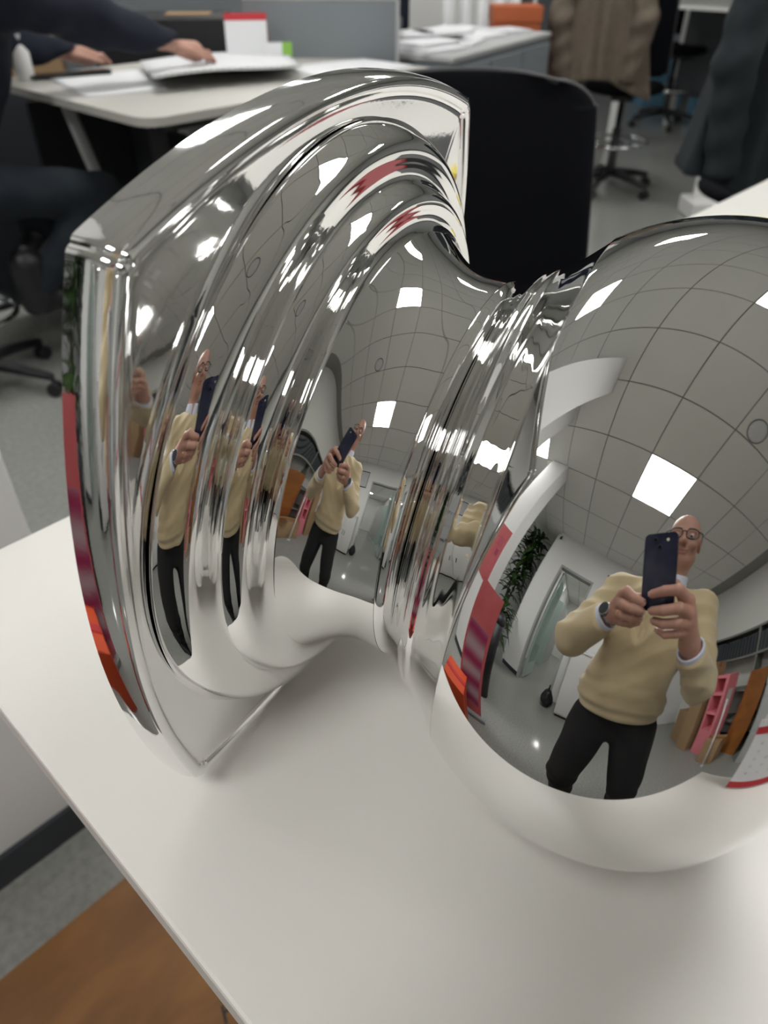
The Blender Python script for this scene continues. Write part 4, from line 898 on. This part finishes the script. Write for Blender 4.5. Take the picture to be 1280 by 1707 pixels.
for k, (x, y, lv) in enumerate(pile):
    th_ = (.018, .016, .014)[lv]; z = .9752 + lv * .0205; m = ('paper', 'print', 'paper', 'lgrey', 'paper')[k % 5]
    o = box('paper_stack', (-.13, -.095, 0), (.13, .095, th_), M[m], None, .001); o.location = (3.34 + x * ca - y * sa, 2.78 + x * sa + y * ca, z); o.rotation_euler = (0, 0, rn.uniform(-.5, .5))
    tag(o, 'stack of papers on the grey cabinet, ' + ends[k], 'papers', 'papers on the grey cabinet')
fb = thing('binder', 'black ring binder lying on the papers on the grey cabinet', 'binder', (2.95, 2.86, 1.038), math.radians(40)); box('cover', (-.15, -.11, 0), (.15, .11, .04), M['binder'], fb, .004); box('spine', (-.155, -.11, .0), (-.15, .11, .04), M['grey'], fb)
og = thing('carton', 'tall orange box standing just right of the grey cabinet', 'box', (4.12, 2.92, 0), math.radians(-45)); box('body', (-.13, -.10, .0), (.13, .10, 1.06), M['orangeb'], og, .004); box('lid', (-.135, -.105, 1.0), (.135, .105, 1.075), M['orangeb'], og, .004)
wf = thing('trolley_frame', 'pale grey tubular frame standing right of the orange box', 'frame', (4.72, 3.06, 0), math.radians(-45))
for y in (-.12, .12): cyl('upright', (y, 0, 0), (y, 0, 1.25), .013, M['lgrey'], wf); 
for z in (.3, .8, 1.2): cyl('crossbar', (-.12, 0, z), (.12, 0, z), .010, M['lgrey'], wf)
nv = thing('storage_box', 'dark navy box behind the paper piles', 'box', (3.65, 3.60, 0), math.radians(-45)); box('body', (-.28, -.2, 0), (.22, .2, 1.30), M['navy'], nv, .006); box('lid', (-.29, -.21, 1.24), (.23, .21, 1.31), M['navy'], nv, .004)
wh = thing('whiteboard', 'white board standing behind the paper piles', 'board', (4.75, 3.95, 0), math.radians(-45)); box('panel', (-.6, -.01, .3), (.45, .01, 1.5), M['white'], wh, .003); box('foot', (-.5, -.15, 0), (-.45, .15, .3), M['lgrey'], wh); box('foot', (.3, -.15, 0), (.35, .15, .3), M['lgrey'], wh)
for k in range(5): tag(cyl('paper_roll', (4.3 + k * .07, 3.55 - k * .075, 0), (4.3 + k * .07, 3.55 - k * .075, 1.28), .032, M['paper']), ('leftmost', 'second from left', 'middle', 'second from right', 'rightmost')[k] + ' of the upright white paper rolls before the white board', 'paper roll', 'rolls before the white board')
# far desk upper right
fd = thing('far_desk', 'white desk farthest away at the top right of the photo', 'table', (6.75, 2.60, 0))
box('tabletop', (-.55, -.95, .945), (.55, .80, .97), M['white'], fd, .004); [box('leg', (x - .03, y - .03, 0), (x + .03, y + .03, .945), M['white'], fd) for x in (-.5, .5) for y in (-.9, .75)]; box('modesty_panel', (.42, -.85, .25), (.44, .72, .945), M['binder'], fd)
for k, (x, y) in enumerate(((8.1, 3.92), (7.75, 3.15))): q_ = thing('crate', ('light blue crate on the floor left of the far black chair', 'light blue crate on the floor right of the far black chair')[k], 'crate', (x, y, 0), math.radians(-40)); box('body', (-.2, -.15, 0), (.2, .15, .42), M['blue'], q_, .006); box('rim', (-.21, -.16, .38), (.21, .16, .42), M['blue'], q_, .004)
fp = thing('panel_stand', 'slim white panel standing behind the charcoal coat', 'panel', (4.83, 1.90, 0), math.radians(-45)); box('panel', (-.07, -.01, .1), (.20, .01, 1.5), M['white'], fp, .003); box('foot', (-.1, -.12, 0), (.2, .12, .1), M['white'], fp, .01)
pb = thing('storage_tub', 'pale box on the floor below the charcoal coat', 'box', (3.86, 1.22, 0), math.radians(-45)); box('body', (-.16, -.14, 0), (.16, .14, .34), M['white'], pb, .01); box('lid', (-.165, -.145, .34), (.165, .145, .365), M['white'], pb, .006)
dk = thing('dark_cabinet', 'dark cabinet at the far wall of the office', 'cabinet', (9.1, 5.1, 0)); box('body', (-.4, -1.2, 0), (.4, 1.2, 1.2), M['binder'], dk); box('door', (-.415, -1.15, .05), (-.4, -.02, 1.15), M['partition'], dk); box('door', (-.415, .02, .05), (-.4, 1.15, 1.15), M['partition'], dk)

# ------------------------------------------------------------------ person in navy at the back desk
qo = (0.85, 2.88, 0.0)
q = thing('person', 'seated person in navy jumper and dark jeans working at the back desk', 'person', qo)
A3 = lambda *v: np.array(v, float)
hipc = A3(.84, 2.90, .76); chest = A3(1.06, 2.86, 1.10); nb2 = A3(1.14, 2.86, 1.33); hd = A3(1.26, 2.84, 1.50)
s1_, s2_ = A3(1.10, 3.05, 1.27), A3(1.15, 2.67, 1.27)
e1_, w1_ = A3(1.33, 3.16, 1.09), A3(1.56, 3.12, 1.035)
e2_, w2_ = A3(1.47, 2.70, 1.17), A3(1.74, 2.66, 1.075)
h1_, k1_, f1_ = A3(.86, 3.00, .72), A3(1.22, 2.98, .62), A3(1.16, 2.93, .36)
h2_, k2_, f2_ = A3(.88, 2.78, .73), A3(1.30, 2.62, .68), A3(1.02, 2.70, .38)
def hand2(P, w, dr):
    w = np.array(w); dr = np.array(dr, float); dr /= np.linalg.norm(dr); sd = np.array([-dr[1], dr[0], 0]); d = cap(P, w, w + dr * .075, .026, .034)
    fg = None
    for k, (o, L) in enumerate(((-.03, .068), (-.010, .078), (.010, .074), (.030, .058))):
        b = w + dr * .085 + sd * o; m1 = b + dr * L * .5 + np.array([0, 0, .004]); t = b + dr * L * .95 + np.array([0, 0, -.018]); c = smin(cap(P, b, m1, .0105, .0095), cap(P, m1, t, .0095, .008), .003); fg = c if fg is None else smin(fg, c, .002)
    th = smin(cap(P, w + sd * -.02, w + dr * .05 - sd * .052 + np.array([0, 0, -.01]), .014, .011), cap(P, w + dr * .05 - sd * .052 + np.array([0, 0, -.01]), w + dr * .095 - sd * .056 + np.array([0, 0, -.016]), .011, .009), .004)
    return smin(smin(d, fg, .008), th, .008)
def nb_torso(P, g=0.0):
    d = smin(cap(P, hipc, chest, .165 + g, .15 + g), cap(P, s1_, s2_, .07 + g, .07 + g), .10); return smin(d, cap(P, chest, nb2, .12 + g, .06 + g), .04)
def nb_arms(P, g=0.0):
    k = 0.012 if g > 0 else 0
    a = smin(cap(P, s1_, e1_, .062 + g + k, .054 + g + k), cap(P, e1_, w1_, .054 + g + k, .03 + g), .02); b = smin(cap(P, s2_, e2_, .066 + g + k, .056 + g + k), cap(P, e2_, w2_, .056 + g + k, .03 + g), .02); return np.minimum(a, b)
def nb_legs(P, g=0.0):
    a = smin(cap(P, h1_, k1_, .088 + g, .062 + g), cap(P, k1_, f1_, .062 + g, .045 + g), .02); b = smin(cap(P, h2_, k2_, .088 + g, .062 + g), cap(P, k2_, f2_, .062 + g, .045 + g), .02); return smin(a, b, .02)
def nb_head(P):
    d = smin(ell(P, hd, (.098, .078, .115)), ell(P, hd + A3(.03, 0, -.07), (.06, .05, .055)), .03); d = smin(d, cap(P, hd + A3(.09, 0, .0), hd + A3(.115, 0, -.03), .010, .012), .012)
    for s in (-1, 1): d = smin(d, ell(P, hd + A3(-.005, s * .08, -.01), (.018, .009, .03)), .006); d = smax(d, -ell(P, hd + A3(.098, s * .032, .005), (.016, .018, .012)), .01); d = smin(d, ell(P, hd + A3(.082, s * .032, .004), (.012, .013, .011)), .003)
    d = smin(d, cap(P, hd + A3(.078, -.018, -.065), hd + A3(.078, .018, -.065), .008, .008), .006)
    return smin(d, cap(P, hd + A3(-.03, 0, -.05), nb2, .052, .058), .03)
sdf_obj('body', [(lambda P: smin(smin(nb_torso(P, -.015), nb_arms(P, -.01), .02), smin(nb_legs(P, -.012), nb_head(P), .02), .02), (.55, 2.4, .3), (1.75, 3.3, 1.4), .018), (nb_head, (1.04, 2.72, 1.30), (1.42, 2.97, 1.63), .006),
                 (lambda P: hand2(P, w1_, (1, .15, -.15)), w1_ + A3(-.05, -.1, -.08), w1_ + A3(.22, .12, .06), .004), (lambda P: hand2(P, w2_, (1, .25, -.25)), w2_ + A3(-.05, -.1, -.12), w2_ + A3(.22, .14, .06), .004)], M['skin'], q, qo)
def jump(P):
    d = smin(nb_torso(P, .008), nb_arms(P, .010), .05) + fold(P, .005, 30); d = smax(d, .80 - P[..., 2] + .35 * (P[..., 0] - .84), .01); return smax(d, -cap(P, nb2 + A3(0, 0, .0), hd, .068, .10), .006)
sdf_obj('jumper', [(jump, (.55, 2.4, .55), (1.78, 3.32, 1.44), .010)], M['navy'], q, qo)
sdf_obj('trousers', [(lambda P: smin(nb_legs(P, .008), smax(cap(P, hipc, chest, .160, .145), P[..., 2] - .92, .01), .03) + fold(P, .004, 26), (.6, 2.45, .28), (1.5, 3.2, 1.0), .012)], M['jeans'], q, qo)
sdf_obj('hair', [(lambda P: smax(smax(ell(P, hd + A3(-.012, 0, .018), (.105, .088, .120)), P[..., 0] - hd[0] - .055 - .5 * (P[..., 2] - hd[2]), .01), hd[2] - .05 - P[..., 2], .01), hd + A3(-.14, -.11, -.1), hd + A3(.14, .11, .16), .008)], M['hairdark'], q, qo)
for f0 in (f1_, f2_):
    def bt_(P, f0=f0): return smax(smin(cap(P, f0 + A3(0, 0, .10), f0 + A3(0, 0, -.03), .062, .055), cap(P, f0 + A3(0, 0, -.025), f0 + A3(.17, -.02, -.045), .048, .038), .03), f0[2] - .075 - P[..., 2], .005)
    sdf_obj('boot', [(bt_, f0 + A3(-.1, -.1, -.12), f0 + A3(.26, .1, .20), .009)], M['boot'], q, qo)
